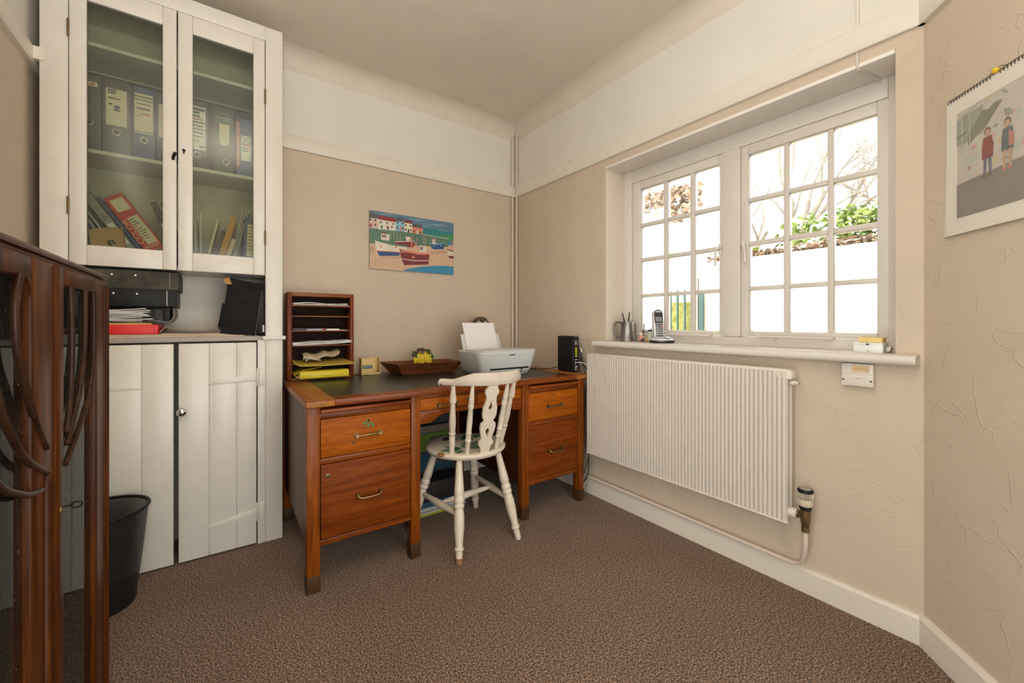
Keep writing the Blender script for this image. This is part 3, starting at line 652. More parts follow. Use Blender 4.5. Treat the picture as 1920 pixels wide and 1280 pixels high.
def handle(x, z, y, parent, kind):
    m = M(); w = .050
    if kind == 'bar':
        for s_ in (-1, 1):
            m.turn((x + s_ * w, y, z), (x + s_ * w, y - .018, z), [(0, .012), (.15, .012), (.2, .006), (.55, .006), (.6, .0105), (1, .0085)], 12)
        m.tube([(x - w, y - .013, z), (x - .03, y - .014, z), (x, y - .015, z), (x + .03, y - .014, z), (x + w, y - .013, z)], [.0035, .0042, .0062, .0042, .0035], 8)
    else:
        m.tube([(x - w, y, z + .012), (x - w, y - .010, z + .011), (x - w + .002, y - .020, z + .004), (x - w + .012, y - .024, z), (x, y - .025, z - .001), (x + w - .012, y - .024, z), (x + w - .002, y - .020, z + .004), (x + w, y - .010, z + .011), (x + w, y, z + .012)], [.009, .008, .0065, .0055, .005, .0055, .0065, .008, .009], 8)
    m.build('handle', BRASS, parent, ang=60)
def escutcheon(x, z, y, parent, rr=.0095):
    m = M(); m.turn((x, y, z), (x, y - .003, z), [(0, rr), (.7, rr), (1, rr * .7)], 16, 0); m.turn((x, y - .003, z), (x, y - .0036, z), [(0, .0042), (1, .0042)], 10, 1); m.box(x - .0015, x + .0015, y - .0037, y - .003, z - .007, z, 1)
    m.build('keyhole', [BRASSD, GAP], parent)
for k, (xa, xb) in enumerate(((-1.628, -1.238), (-.546, -.160))):
    xm = (xa + xb) / 2
    m = M(); m.box(xa, xb, DF - .012, DF + .3, .729, .745); m.build('writing_slide', OAKX, desk, .003)
    for dy_, za, zb in ((.012, .703, .729), (.004, .517, .541), (.004, .183, .206)): BX(xa, xb, DF + dy_, DF + .04, za, zb).build('drawer_rail', OAKX, desk, .002)
    d1 = M().box(xa + .003, xb - .003, DF + .005, DF + .025, .543, .702).build('drawer', OAKD, desk, .002)
    d2 = M().box(xa + .003, xb - .003, DF + .003, DF + .025, .209, .515).build('drawer', OAKR, desk, .002)
    handle(xm, .616, DF + .005, d1, 'bar'); handle(xm + .003, .350, DF + .003, d2, 'bow')
    escutcheon(xm, .676, DF + .005, d1, .006)
    escutcheon(xa + .030, .468, DF + .003, d2, .009)
    if k == 0:
        m = M()
        for (dx, dz, a) in ((-.016, -.012, 40), (.012, -.016, -30), (.0, -.026, 5), (-.004, -.008, 80), (.020, -.024, -70)):
            pts = [(xm + dx + .010 * math.cos(R(a + q)) * (1 if q % 90 else .45), .676 + dz + .010 * math.sin(R(a + q)) * (1 if q % 90 else .45)) for q in range(0, 360, 45)]
            m.prism(pts, lambda u, v, w: (u, w, v), DF + .0042, DF + .0052)
        m.build('leaf_sticker', col('green_leaf_sticker', (.05, .20, .05)), d1, smooth=False)
        m = M(); [m.ball((xm + a, DF + .0052, .616 + b), .007, .0006, .008, 0, 10, 4) for a, b in ((-.062, -.030),)]; m.ball((xm + .012, DF + .0052, .585), .003, .0005, .004, 0, 8, 4); m.ball((xm - .175, DF + .0052, .625), .003, .0005, .004, 0, 8, 4); m.build('ink_stain', plain('old_stain', (.10, .02, .012), .5), d1)
# kneehole drawers and shaped apron
m = M(); m.box(-1.192, -.592, DF + .006, DF + .04, .742, .757); m.box(-.905, -.875, DF + .006, DF + .04, .682, .742)
ap = [(-1.192, .682), (-1.192, .622), (-1.140, .622), (-1.115, .634), (-1.09, .650), (-1.06, .658), (-.72, .658), (-.69, .650), (-.665, .634), (-.64, .622), (-.592, .622), (-.592, .682)]
m.prism(ap, lambda u, v, w: (u, w, v), DF + .008, DF + .028)
m.build('apron', OAKX, desk, .0015)
for xa, xb in ((-1.190, -.906), (-.874, -.594)):
    d = M().box(xa, xb, DF + .008, DF + .026, .684, .740).build('drawer', OAKD, desk, .0015); xm = (xa + xb) / 2
    handle(xm - (.0 if xa < -1 else -.0), .702, DF + .008, d, 'bar'); escutcheon(xm + (.11 if xa < -1 else .08), .716, DF + .008, d, .007)

# ---------------------------------------------------------------- chair
ch = thing('kitchen_chair', 'cream painted wooden spindle-back chair with a round seat, drawn up to the desk', 'chair', (-.915, -.82, 0))
SCX, SCY, SR = -.915, -.822, .207
m = M(); pr_ = [(.05, .444), (SR - .022, .444), (SR - .010, .447), (SR - .006, .452), (SR, .459), (SR + .001, .466), (SR - .005, .473), (SR - .016, .476), (SR - .05, .474), (.05, .472)]
rings = []
for q in range(len(pr_)): pass
n0 = 48
rows = [[(SCX + rr * math.cos(2 * math.pi * j / n0), SCY + rr * math.sin(2 * math.pi * j / n0), zz) for j in range(n0 + 1)] for rr, zz in pr_]
m.sheet(rows); m.face(rows[0][:-1]); m.face(rows[-1][:-1])
seat = m.build('seat', CHAIRP, ch, ang=60)
m = M(); rr_ = random.Random(11)
def leafpoly(cx, cy, a, L, w): return [(cx + L * t_ * math.cos(R(a)) - s_ * math.sin(R(a)), cy + L * t_ * math.sin(R(a)) + s_ * math.cos(R(a))) for t_, s_ in ((0, 0), (.25, -w), (.55, -w * .9), (1, 0), (.6, w * .8), (.25, w))]
for cx, cy, a, L, w in ((-.985, -.90, 165, .12, .026), (-.985, -.90, 120, .10, .022), (-.96, -.90, 60, .12, .026), (-.93, -.88, 20, .15, .028), (-.95, -.91, 350, .12, .02), (-.90, -.78, 60, .12, .025), (-.86, -.80, 100, .10, .022), (-1.0, -.72, 30, .09, .02), (-.99, -.92, 215, .07, .015), (-.83, -.76, 30, .08, .02), (-.91, -.73, 140, .10, .022)):
    m.prism(leafpoly(cx, cy, a, L, w), lambda u, v, w_: (u, v, w_), .4735, .4752)
m.build('painted_leaves', col('faded_green_paint', (.11, .21, .12)), seat, smooth=False)
m = M(); m.ball((SCX - .178, SCY - .085, .468), .022, .024, .009); m.build('bare_patch', BARE, seat)
leg_prof = [(0, .014), (.03, .015), (.16, .018), (.30, .0225), (.36, .0235), (.375, .019), (.40, .0245), (.43, .0245), (.445, .020), (.455, .024), (.48, .0245), (.495, .019), (.51, .021), (.56, .0245), (.66, .0245), (.80, .0185), (.845, .0170), (.853, .0215), (.872, .0215), (.88, .0165), (.95, .0160), (.985, .0155), (1, .0135)]
LG = [((-1.02, -.945, .452), (-1.073, -1.045, 0)), ((-.800, -.945, .452), (-.722, -1.024, 0)), ((-.803, -.700, .452), (-.717, -.585, 0)), ((-1.03, -.715, .452), (-1.145, -.622, 0))]
for i, (a, b) in enumerate(LG):
    l = M().turn(a, b, leg_prof, 16).build('leg', CHAIRP, ch, ang=50)
    if i == 0: 
        d = Vector(a) - Vector(b); M().turn(Vector(b), Vector(b) + d * .055, [(0, .0137), (.3, .0162), (1, .0166)], 16).build('bare_foot', BARE, l)
def at(p, q, t_): return tuple(Vector(p) + (Vector(q) - Vector(p)) * t_)
sp = [(0, .009), (.15, .012), (.5, .0185), (.85, .012), (1, .009)]
s1a, s1b = at(*LG[3], .55), at(*LG[0], .56); s2a, s2b = at(*LG[2], .52), at(*LG[1], .56)
for a, b in ((s1a, s1b), (s2a, s2b)): M().turn(a, b, sp, 12).build('stretcher', CHAIRP, ch, ang=60)
M().turn(at(s1a, s1b, .5), at(s2a, s2b, .5), sp, 12).build('stretcher', CHAIRP, ch, ang=60)
BT = [((-1.052, -.930, .472), (-1.080, -1.000, .818)), ((-.998, -.982, .472), (-1.016, -1.070, .816)), ((-.838, -.992, .472), (-.838, -1.098, .818)), ((-.768, -.925, .472), (-.764, -1.052, .822))]
so = [(0, .0115), (.10, .0135), (.25, .0150), (.262, .0125), (.27, .0125), (.28, .0165), (.31, .0165), (.318, .0125), (.335, .0150), (.45, .0170), (.55, .0150), (.70, .0115), (.735, .0115), (.745, .0165), (.80, .0170), (.90, .0110), (1, .0085)]
si = [(0, .0100), (.10, .0115), (.19, .0125), (.20, .0150), (.22, .0150), (.23, .0115), (.26, .0140), (.29, .0115), (.31, .0145), (.325, .0145), (.335, .0125), (.50, .0140), (.66, .0110), (.68, .0140), (.73, .0140), (.745, .0115), (.76, .0135), (.80, .0125), (1, .0075)]
for i, (a, b) in enumerate(BT): M().turn(a, b, so if i in (0, 3) else si, 14).build('spindle', CHAIRP, ch, ang=50)
# pierced splat
sa, sb = Vector((-.916, -1.006, .470)), Vector((-.926, -1.103, .820)); sd = sb - sa; SL = sd.length; su = sd.normalized(); sw = Vector((1, -.03, 0)).normalized(); sn = su.cross(sw)
half = [(0, .022), (.06, .024), (.11, .030), (.13, .038), (.17, .040), (.20, .031), (.24, .028), (.30, .036), (.38, .0415), (.44, .039), (.47, .027), (.49, .024), (.51, .032), (.58, .038), (.66, .037), (.75, .028), (.81, .026), (.84, .030), (.87, .037), (.91, .036), (.94, .028), (1, .024)]
def hw(t_):
    for (a, b), (c, d) in zip(half, half[1:]):
        if a <= t_ <= c: return b + (d - b) * (t_ - a) / (c - a)
    return half[-1][1]
def hole(t_):       # half width of the piercings
    if .235 < t_ < .365: return .010 * min(1, (t_ - .235) / .09) * (1 if t_ < .35 else .55)
    if .635 < t_ < .765: return .010 * min(1, (.765 - t_) / .09) * (1 if t_ > .65 else .55)
    return 0
m = M(); N = 110; thk = .006
def spt(t_, x, o): return sa + su * (SL * t_) + sw * x + sn * o
for i in range(N):
    ta, tb_ = i / N, (i + 1) / N; h0, h1 = hole(ta), hole(tb_)
    for s_ in (-1, 1):
        q = [spt(ta, s_ * h0, 0), spt(ta, s_ * hw(ta), 0), spt(tb_, s_ * hw(tb_), 0), spt(tb_, s_ * h1, 0)]
        qa = [p + sn * thk for p in q]; qb = [p - sn * thk for p in q]
        m.face(qa); m.face(qb); m.face([qa[1], qa[2], qb[2], qb[1]])
        if h0 or h1: m.face([qa[0], qa[3], qb[3], qb[0]])
m.build('splat', CHAIRP, ch, ang=40)
# crest rail, bowed
ct = [(-1.128, -.945), (-1.105, -.975), (-1.06, -1.030), (-1.0, -1.082), (-.93, -1.106), (-.85, -1.106), (-.79, -1.082), (-.735, -1.035), (-.708, -1.005), (-.690, -.975)]
def cat(pts, n):
    out = []
    for i in range(n + 1):
        f = i / n * (len(pts) - 1); k = min(int(f), len(pts) - 2); u = f - k
        p0 = Vector(pts[max(k - 1, 0)]); p1 = Vector(pts[k]); p2 = Vector(pts[k + 1]); p3 = Vector(pts[min(k + 2, len(pts) - 1)])
        out.append(.5 * ((2 * p1) + (p2 - p0) * u + (2 * p0 - 5 * p1 + 4 * p2 - p3) * u * u + (3 * p1 - p0 - 3 * p2 + p3) * u ** 3))
    return out
cc = cat(ct, 56); m = M(); rows = []
def crest_z(q):
    e = min(q, 1 - q)
    top = .842 + .030 * max(0, min(1, (e - .17) / .13)) ** 1.0
    if e < .04: top -= .014 * (1 - e / .04) ** 2
    bot = .812 + (.0 if e > .06 else (.003 if e > .045 else -.004 + .016 * (1 - e / .045) ** 2))
    return bot, top
for i, p in enumerate(cc):
    q = i / (len(cc) - 1); d = (cc[min(i + 1, len(cc) - 1)] - cc[max(i - 1, 0)]).normalized(); nrm = Vector((d.y, -d.x))
    b, t_ = crest_z(q); lean = .05
    ring = []
    for o, z in ((-.011, b + .003), (-.008, b), (.008, b), (.011, b + .003), (.012, (b + t_) / 2), (.010, t_ - .004), (.005, t_), (-.005, t_), (-.010, t_ - .004), (-.012, (b + t_) / 2)):
        ring.append((p.x + nrm.x * o, p.y + nrm.y * o - (z - .82) * .25, z))
    rows.append(ring + [ring[0]])
m.sheet(rows); m.face(rows[0][:-1]); m.face(rows[-1][:-1])
crest = m.build('crest_rail', CHAIRP, ch, ang=50)
for q, zz, rx, rz in ((.80, .871, .011, .0035), (.86, .866, .008, .004), (.075, .814, .006, .005)):
    p = cc[int(q * (len(cc) - 1))]; k_ = int(q * (len(cc) - 1)); d = (cc[k_ + 1] - cc[k_ - 1]).normalized()
    M().ball((p.x - d.y * -.0105, p.y - .0105 * d.x - (zz - .82) * .25, zz), rx, .003, rz, 0, 8, 5).build('paint_chip', plain('dark_paint_chip', (.07, .05, .04), .7), crest)

# ---------------------------------------------------------------- things on the desk
TZ = DT + .0003
rk = thing('letter_rack', 'tall reddish wooden letter rack full of papers on the desk corner by the cupboard', 'letter rack', (-1.49, -.14, TZ))
RX0, RX1, RY0, RY1, RZ1 = -1.668, -1.322, -.205, -.065, 1.270
m = M(); m.box(RX0, RX0 + .022, RY0, RY1, TZ, RZ1); m.build('side_panel', RACKW, rk, .0015)
m = M(); m.box(RX1 - .020, RX1, RY0, RY1, TZ, RZ1); m.build('side_panel', RACKW, rk, .0015)
BX(RX0 + .022, RX1 - .02, RY0, RY1, RZ1 - .020, RZ1).build('top_panel', RACKX, rk, .0015)
BX(RX0 + .022, RX1 - .02, RY0, RY1, TZ, TZ + .014).build('bottom_panel', RACKX, rk, .0015)
BX(RX0 + .02, RX1 - .018, RY1 - .006, RY1, TZ, RZ1 - .002).build('back_panel', plain('rack_back', (.022, .007, .003), .6, spec=.1), rk)
SH = (1.200, 1.142, 1.060, .978, .878)
for z in SH: BX(RX0 + .020, RX1 - .018, RY0 + .006, RY1 - .006, z - .006, z).build('shelf', RACKX, rk, .0008)
m = M()
for z in (1.235, 1.172, 1.142, 1.10, 1.06, 1.02, .978, .928): m.box(RX1 - .0215, RX1 - .0195, RY0 + .002, RY1 - .01, z - .005, z)
m.build('slot_groove', GAP, rk)
gR = 'papers in the letter rack'
def wavy(name, label, cat, x0, x1, y0, y1, z, amp, mat, n=1, seed=1, thick=.0014, drop=0, gap=.0018, lift=0, lower=None):
    r = random.Random(seed); t = thing(name, label, cat, ((x0 + x1) / 2, (y0 + y1) / 2, z), gR); m = M()
    for k in range(n):
        a = r.uniform(0, 6); xa = x0 + r.uniform(0, .006); xb = x1 - r.uniform(0, .02); g = []
        for q in range(11):
            x = xa + (xb - xa) * q / 10; zz = z + .0008 + k * gap + amp * (k + 1) / n * (1 + math.sin(q * .75 + a)) * .5 + lift * (q / 10) ** 2
            g.append([(x, y0 + r.uniform(0, .004), zz - drop * (1 if 3 < q < 7 else .2)), (x, y0 + .04, zz), (x, y1, zz)])
        m.sheet(g)
    m.build('sheets', mat, t, thick=thick); return t
wavy('letter_sheets', 'white letters on the highest shelf of the letter rack', 'letters', RX0 + .024, RX1 - .024, -.200, -.08, 1.2003, .008, PAPER, 6, 2, gap=.0015)
t = thing('leaflet_bundle', 'small dark and white leaflets on the middle shelf of the letter rack', 'leaflets', (-1.55, -.14, 1.0605), gR)
m = M(); m.box(-1.640, -1.57, -.196, -.09, 1.0605, 1.072, 0); m.box(-1.571, -1.49, -.198, -.09, 1.0605, 1.070, 1); m.box(-1.495, -1.47, -.195, -.09, 1.0605, 1.071, 2); m.box(-1.472, -1.40, -.194, -.09, 1.0605, 1.0685, 3); m.box(-1.47, -1.36, -.199, -.09, 1.0605, 1.0625, 3)
m.build('leaflets', [GREYB, col('pale_blue_grey', (.36, .38, .44)), col('plum_print', (.25, .06, .10)), PAPER], t)
wavy('letter_sheets', 'sagging white sheets sticking out of the letter rack below the leaflets', 'letters', RX0 + .022, RX1 - .012, -.222, -.08, .9783, .006, PAPER, 9, 6, gap=.0015, lift=.010)
t = thing('folded_bag', 'crumpled beige paper bag lying on the dull yellow folder', 'paper bag', (-1.5, -.14, .895), gR)
m = M(); g = []
for q in range(13):
    x = -1.59 + .19 * q / 12; zz = .899 + .020 * (q / 12) ** 2 + .006 * math.sin(q * 1.1)
    g.append([(x, -.185, zz), (x + .004, -.188, zz + .014), (x + .002, -.165, zz + .026 + .004 * math.sin(q * 2)), (x, -.10, zz + .028)])
m.sheet(g); m.build('bag', plain('beige_brown_paper', (.42, .33, .22), .9, var=.3, bscale=90, bstr=.5), t, thick=.002)
m = M(); m.sheet([[(-1.575, -.195, .886), (-1.575, -.15, .905)], [(-1.56, -.198, .902), (-1.56, -.15, .912)], [(-1.50, -.196, .889), (-1.50, -.15, .899)]]); m.build('paper_scrap', PAPER, t, thick=.001)
t = thing('card_folder', 'dull yellow document folder curling out of the letter rack', 'folder', (-1.5, -.15, .879), gR)
m = M(); m.sheet([[(RX0 + .0235, -.200, .900), (RX0 + .0235, -.08, .905)], [(RX0 + .03, -.235, .882), (RX0 + .03, -.08, .892)], [(RX0 + .055, -.262, .868), (RX0 + .055, -.08, .886)], [(-1.50, -.268, .8655), (-1.50, -.08, .8845)], [(RX1 - .03, -.270, .868), (RX1 - .03, -.08, .886)], [(RX1 - .004, -.262, .871), (RX1 - .022, -.204, .880)]]); m.build('flap', YELLOWD, t, thick=.003)
t = thing('card_folder', 'bright yellow plastic document folder at the bottom of the letter rack', 'folder', (-1.5, -.17, TZ + .0145), gR)
zz = TZ + .0145
m = M(); m.prism([(-.262, 0), (-.09, 0), (-.09, .036), (-.250, .040), (-.262, .030)], lambda u, v, w: (w, u, zz + v), -1.615, -1.362); m.build('pouch', YELLOW, t, .003)
m = M(); m.sheet([[(-1.640, -.25, zz + .022), (-1.640, -.12, zz + .026)], [(-1.60, -.255, zz + .043), (-1.60, -.12, zz + .043)], [(-1.50, -.235, zz + .056), (-1.48, -.12, zz + .060)]]); m.sheet([[(-1.640, -.25, zz + .022), (-1.640, -.12, zz + .022)], [(-1.616, -.262, zz + .002), (-1.616, -.12, zz + .002)]]); m.build('flap', YELLOW, t, thick=.0015)
m = M(); [m.box(-1.632 + k * .004, -1.6, -.252 + k * .001, -.12, zz + .006 + k * .004, zz + .008 + k * .004) for k in range(5)]; m.build('papers', MANILA, t)

t = thing('memo_box', 'small cream cardboard memo cube holder with a dark label', 'memo box', (-1.205, -.13, TZ))
a = R(-7); m = M(); m.xf = Matrix.Translation((-1.268, -.166, TZ)) @ Matrix.Rotation(a, 4, 'Z')
CB = plain('cream_memo_card', (.70, .53, .22), .65, var=.05)
m.box(0, .074, 0, .003, 0, .098); m.box(0, .003, 0, .088, 0, .100); m.box(0, .112, .085, .088, 0, .100); m.box(.109, .112, .02, .088, 0, .100); m.box(0, .112, 0, .088, 0, .004); m.box(.074, .112, 0, .003, 0, .014); m.box(.072, .082, -.002, .001, .02, .062)
m.build('case', CB, t, .0008)
m = M(); m.xf = Matrix.Translation((-1.268, -.166, TZ)) @ Matrix.Rotation(a, 4, 'Z'); m.box(.004, .074, .005, .084, .004, .03); m.build('notes', plain('memo_sheets', (.62, .46, .24), .8), t)
m = M(); m.xf = Matrix.Translation((-1.268, -.166, TZ)) @ Matrix.Rotation(a, 4, 'Z'); m.box(.008, .062, -.0012, .0005, .040, .060); lb = m.build('label', plain('teal_black_label', (.02, .06, .07), .5), t, smooth=False)
m = M(); m.xf = Matrix.Translation((-1.268, -.166, TZ)) @ Matrix.Rotation(a, 4, 'Z')
for xa, xb, za, zb in ((.0145, .0165, .048, .0545), (.0185, .0205, .048, .0545), (.0165, .0185, .0505, .052), (.023, .025, .048, .0555), (.027, .034, .0495, .0525), (.035, .044, .0495, .0525), (.045, .052, .0495, .053), (.053, .0545, .0495, .0555)): m.box(xa, xb, -.0018, -.001, za, zb)
m.build('pale_lettering', PAPER, lb, smooth=False)

t = thing('wooden_tray', 'shallow teak trough with sloping sides in the middle of the desk', 'tray', (-.92, -.26, TZ))
B_ = [(-1.062, -.300), (-.735, -.335), (-.722, -.195), (-1.086, -.150)]; T_ = [(-1.112, -.355), (-.700, -.392), (-.680, -.150), (-1.142, -.105)]
tz1 = TZ + .072; m = M(); b3 = [(x, y, TZ) for x, y in B_]; t3 = [(x, y, tz1) for x, y in T_]
cxy = Vector((-.91, -.25, 0))
def inset(P, k, z): return [tuple(cxy.lerp(Vector((x, y, 0)), k).to_2d()) + (z,) for x, y in P]
bi = inset(B_, .93, TZ + .008); ti = inset(T_, .93, tz1)
for i in range(4):
    j = (i + 1) % 4
    m.face([b3[i], b3[j], t3[j], t3[i]]); m.face([bi[i], bi[j], ti[j], ti[i]]); m.face([t3[i], t3[j], ti[j], ti[i]])
m.face(b3); m.face(bi); m.build('trough', TEAK, t, smooth=False)

t = thing('ornament', 'little ornament painted with yellow tulips and green leaves, standing in the tray', 'ornament', (-.905, -.225, TZ + .0085))
oz = TZ + .0085; ocx = -.905
m = M(); m.box(ocx - .055, ocx + .055, -.240, -.205, oz, oz + .055); m.build('block', BARE, t, .003)
r = random.Random(5); m = M()
for k in range(7):
    x = ocx - .050 + .0165 * k; m.ball((x, -.242 - .003 * (k % 2), oz + .084 + .008 * math.sin(k * 2)), .0125, .008, .038)
m.build('yellow_tulips', col('tulip_yellow', (.72, .55, .02), .4), t, ang=60)
m = M()
for k in range(44):
    a = R(180 * k / 43); x = ocx + .058 * math.cos(a) + r.uniform(-.010, .010); z = oz + .098 + .034 * math.sin(a) + r.uniform(-.016, .012)
    m.ball((x, -.236 + r.uniform(-.014, .012), z), .012, .010, .010, r.choice((0, 0, 1, 1, 2)), 8, 5)
for k in range(8): m.ball((ocx + .052 + r.uniform(-.008, .014), -.235, oz + .03 + k * .009), .010, .010, .008, 3 if k % 3 == 0 else 0, 8, 5)
m.build('leaf_border', [col('leaf_green', (.05, .11, .03)), col('leaf_brown', (.10, .045, .02)), col('leaf_grey', (.17, .15, .10)), col('leaf_bright', (.13, .38, .08))], t, ang=60)

# printer
PX0, PX1, PY0, PY1 = -.757, -.330, -.705, -.400
pz = TZ; t = thing('printer', 'white inkjet printer with paper standing in its rear tray', 'printer', ((PX0 + PX1) / 2, (PY0 + PY1) / 2, pz))
def rrect(x0, x1, y0, y1, r_, n=6):
    return [(x1 - r_ + r_ * math.cos(R(a)), y1 - r_ + r_ * math.sin(R(a))) for a in range(0, 91, 90 // n)] + [(x0 + r_ + r_ * math.cos(R(a)), y1 - r_ + r_ * math.sin(R(a))) for a in range(90, 181, 90 // n)] + [(x0 + r_ + r_ * math.cos(R(a)), y0 + r_ + r_ * math.sin(R(a))) for a in range(180, 271, 90 // n)] + [(x1 - r_ + r_ * math.cos(R(a)), y0 + r_ + r_ * math.sin(R(a))) for a in range(270, 361, 90 // n)]
lv = [(.0, .055, .03), (.004, .045, .035), (.03, .030, .04), (.09, .012, .045), (.138, .0, .05), (.144, .0, .05), (.147, .003, .047)]
rows = []
for z, ins, rr in lv:
    p = rrect(PX0 + ins, PX1 - ins, PY0 + ins * .75, PY1 - ins * .3, rr); rows.append([(x, y, pz + z) for x, y in p] + [(p[0][0], p[0][1], pz + z)])
PRW = plain('printer_white', (.62, .64, .64), .34, var=.01)
m = M(); m.sheet(rows); m.face(rows[0][:-1]); m.face(rows[-1][:-1]); m.build('body', PRW, t, ang=40)
p = rrect(PX0 + .02, PX1 - .004, PY0 + .004, PY1 - .075, .04); m = M()
m.prism(p, lambda u, v, w: (u, v, w), pz + .1475, pz + .155); m.build('scanner_lid', PRW, t, .003)
def fy(z): 
    for (za, ia, _), (zb, ib, _2) in zip(lv, lv[1:]):
        if za <= z <= zb: return PY0 + .75 * (ia + (ib - ia) * (z - za) / max(zb - za, 1e-6))
    return PY0
m = M(); z0, z1 = .014, .048; m.hexa([(-.680, fy(z0) - .001, pz + z0), (-.395, fy(z0) - .001, pz + z0), (-.395, fy(z0) + .02, pz + z0), (-.680, fy(z0) + .02, pz + z0)], [(-.680, fy(z1) - .001, pz + z1), (-.395, fy(z1) - .001, pz + z1), (-.395, fy(z1) + .02, pz + z1), (-.680, fy(z1) + .02, pz + z1)]); m.build('output_slot', BLACKP, t)
m = M(); r = random.Random(2)
for k in range(26): m.box(-.674 + k * .0107, -.668 + k * .0107, fy(.02) - .004, fy(.02) + .01, pz + .012, pz + .018 + r.uniform(0, .010))
m.build('slot_teeth', plain('grey_plastic', (.42, .43, .44), .5), t)
m = M()
for x0, x1, za, zb in ((-.690, -.688, .06, .128), (-.372, -.370, .06, .128)): m.hexa([(x0, fy(za) - .0006, pz + za), (x1, fy(za) - .0006, pz + za), (x1, fy(za) + .004, pz + za), (x0, fy(za) + .004, pz + za)], [(x0, fy(zb) - .0006, pz + zb), (x1, fy(zb) - .0006, pz + zb), (x1, fy(zb) + .004, pz + zb), (x0, fy(zb) + .004, pz + zb)])
m.box(-.69, -.37, fy(.128) - .0006, fy(.128) + .003, pz + .127, pz + .1285); m.build('panel_seam', plain('seam_grey', (.42, .44, .46), .5), t)
m = M(); m.box(-.555, -.510, fy(.126) - .0015, fy(.126) + .003, pz + .122, pz + .130); m.build('grip_mark', plain('dark_grey_print', (.12, .12, .13), .5), t)
BX(-.70, -.64, PY0 + .03, PY0 + .11, pz + .155, pz + .1565).build('control_strip', plain('grey_strip', (.38, .39, .40), .4), t)
ry = PY1 - .030
m = M(); m.hexa([(-.712, ry, pz + .13), (-.42, ry, pz + .13), (-.42, ry + .008, pz + .13), (-.712, ry + .008, pz + .13)], [(-.712, ry + .045, pz + .245), (-.42, ry + .045, pz + .245), (-.42, ry + .053, pz + .245), (-.712, ry + .053, pz + .245)]); m.build('paper_support', PRW, t, .002)
m = M(); m.hexa([(-.690, ry - .004, pz + .14), (-.452, ry - .004, pz + .14), (-.452, ry - .001, pz + .14), (-.690, ry - .001, pz + .14)], [(-.690, ry + .062, pz + .318), (-.452, ry + .062, pz + .318), (-.452, ry + .065, pz + .318), (-.690, ry + .065, pz + .318)])
o = m.build('paper_stack', plain('bright_paper', (.82, .81, .83), .8, var=.01), None); tag(o, 'sheaf of white printer paper standing in the rear tray', 'paper')
# round-topped ornament behind the printer
t = thing('mantel_clock', 'dark round-topped ornament mostly hidden behind the printer paper', 'ornament', (-.417, -.15, TZ))
arcp = [(-.480, 0), (-.354, 0)] + [(-.417 + .063 * math.cos(R(a)), .300 + .063 * math.sin(R(a))) for a in range(0, 181, 12)]
m = M(); m.prism(arcp, lambda u, v, w: (u, w, TZ + v), -.165, -.125); m.build('case', plain('dark_olive_wood', (.085, .060, .035), .4), t, .003)
arcq = [(-.417 + .050 * math.cos(R(a)), .296 + .050 * math.sin(R(a))) for a in range(0, 360, 15)]
m = M(); m.prism(arcq, lambda u, v, w: (u, w, TZ + v), -.168, -.160); m.build('face', plain('aged_white_face', (.55, .52, .46), .5), t)
m = M(); m.prism([(-.447, .338), (-.417, .318), (-.387, .338), (-.400, .344), (-.434, .344)], lambda u, v, w: (u, w, TZ + v), -.1695, -.166); m.build('dark_crest', plain('dark_brown_wing', (.05, .025, .012), .5), t)

# router
RX, RY = -.119, -.795
t = thing('router', 'upright black broadband router with yellow ports at the window end of the desk', 'router', (-.09, -.72, TZ))
m = M(); m.box(RX, RX + .056, RY, RY + .150, TZ + .004, TZ + .232); m.build('body', BLACKP, t, .008, 3)
BX(RX + .008, RX + .048, RY + .01, RY + .14, TZ, TZ + .006).build('foot', BLACKP, t)
m = M(); px = RX + .018
for k in range(4): m.box(px + .001, px + .017, RY - .001, RY + .004, TZ + .098 + k * .0165, TZ + .110 + k * .0165, 0)
m.build('yellow_port', col('port_yellow', (.62, .52, .03)), t)
m = M(); m.box(px, px + .02, RY - .001, RY + .003, TZ + .012, TZ + .042); m.box(px, px + .02, RY - .001, RY + .003, TZ + .078, TZ + .084); m.box(px, px + .006, RY - .001, RY + .003, TZ + .05, TZ + .072)
for (a, b, c, d) in ((0, .022, .172, .174), (0, .022, .205, .207), (0, .002, .172, .207), (.020, .022, .172, .207), (.006, .012, .180, .198), (.012, .018, .186, .190)): m.box(px + a - .002, px + b - .002, RY - .001, RY + .002, TZ + c, TZ + d)
m.build('port_markings', plain('pale_grey_print', (.45, .45, .46), .5), t)
BX(px + .004, px + .016, RY - .0016, RY + .003, TZ + .017, TZ + .030).build('socket', GAP, t)
m = M(); m.box(px - .004, px + .014, RY - .001, RY + .002, TZ + .222, TZ + .226); m.build('badge', plain('grey_badge', (.2, .2, .2), .5), t)
def cable(name, label, pts, r_, mat, cat_='cable', seg=6):
    cpts = cat([Vector(p) for p in pts], 10 * (len(pts) - 1)); o = M().tube(cpts, r_, seg).build(name, mat, None, ang=70); return tag(o, label, cat_)
CABLEW = plain('white_cable', (.72, .70, .66), .5); CABLEK = plain('black_cable', (.015, .014, .013), .5)
cable('power_cable', 'thin black cable running along the desk top from printer to router', [(-.36, -.40, TZ + .003), (-.30, -.42, TZ + .003), (-.22, -.46, TZ + .003), (-.15, -.55, TZ + .003), (-.108, -.63, TZ + .02)], .003, CABLEK)
cable('network_cable', 'white cable looping out of the router and down past the desk end', [(RX + .03, RY, TZ + .062), (RX + .045, RY - .03, TZ + .063), (RX + .07, RY - .05, TZ + .05), (-.050, RY - .075, TZ + .02), (-.042, RY - .09, TZ - .03), (-.058, RY - .10, TZ - .12), (-.060, RY - .10, .45), (-.064, RY - .08, .2), (-.060, RY - .03, .03)], .0028, CABLEW)
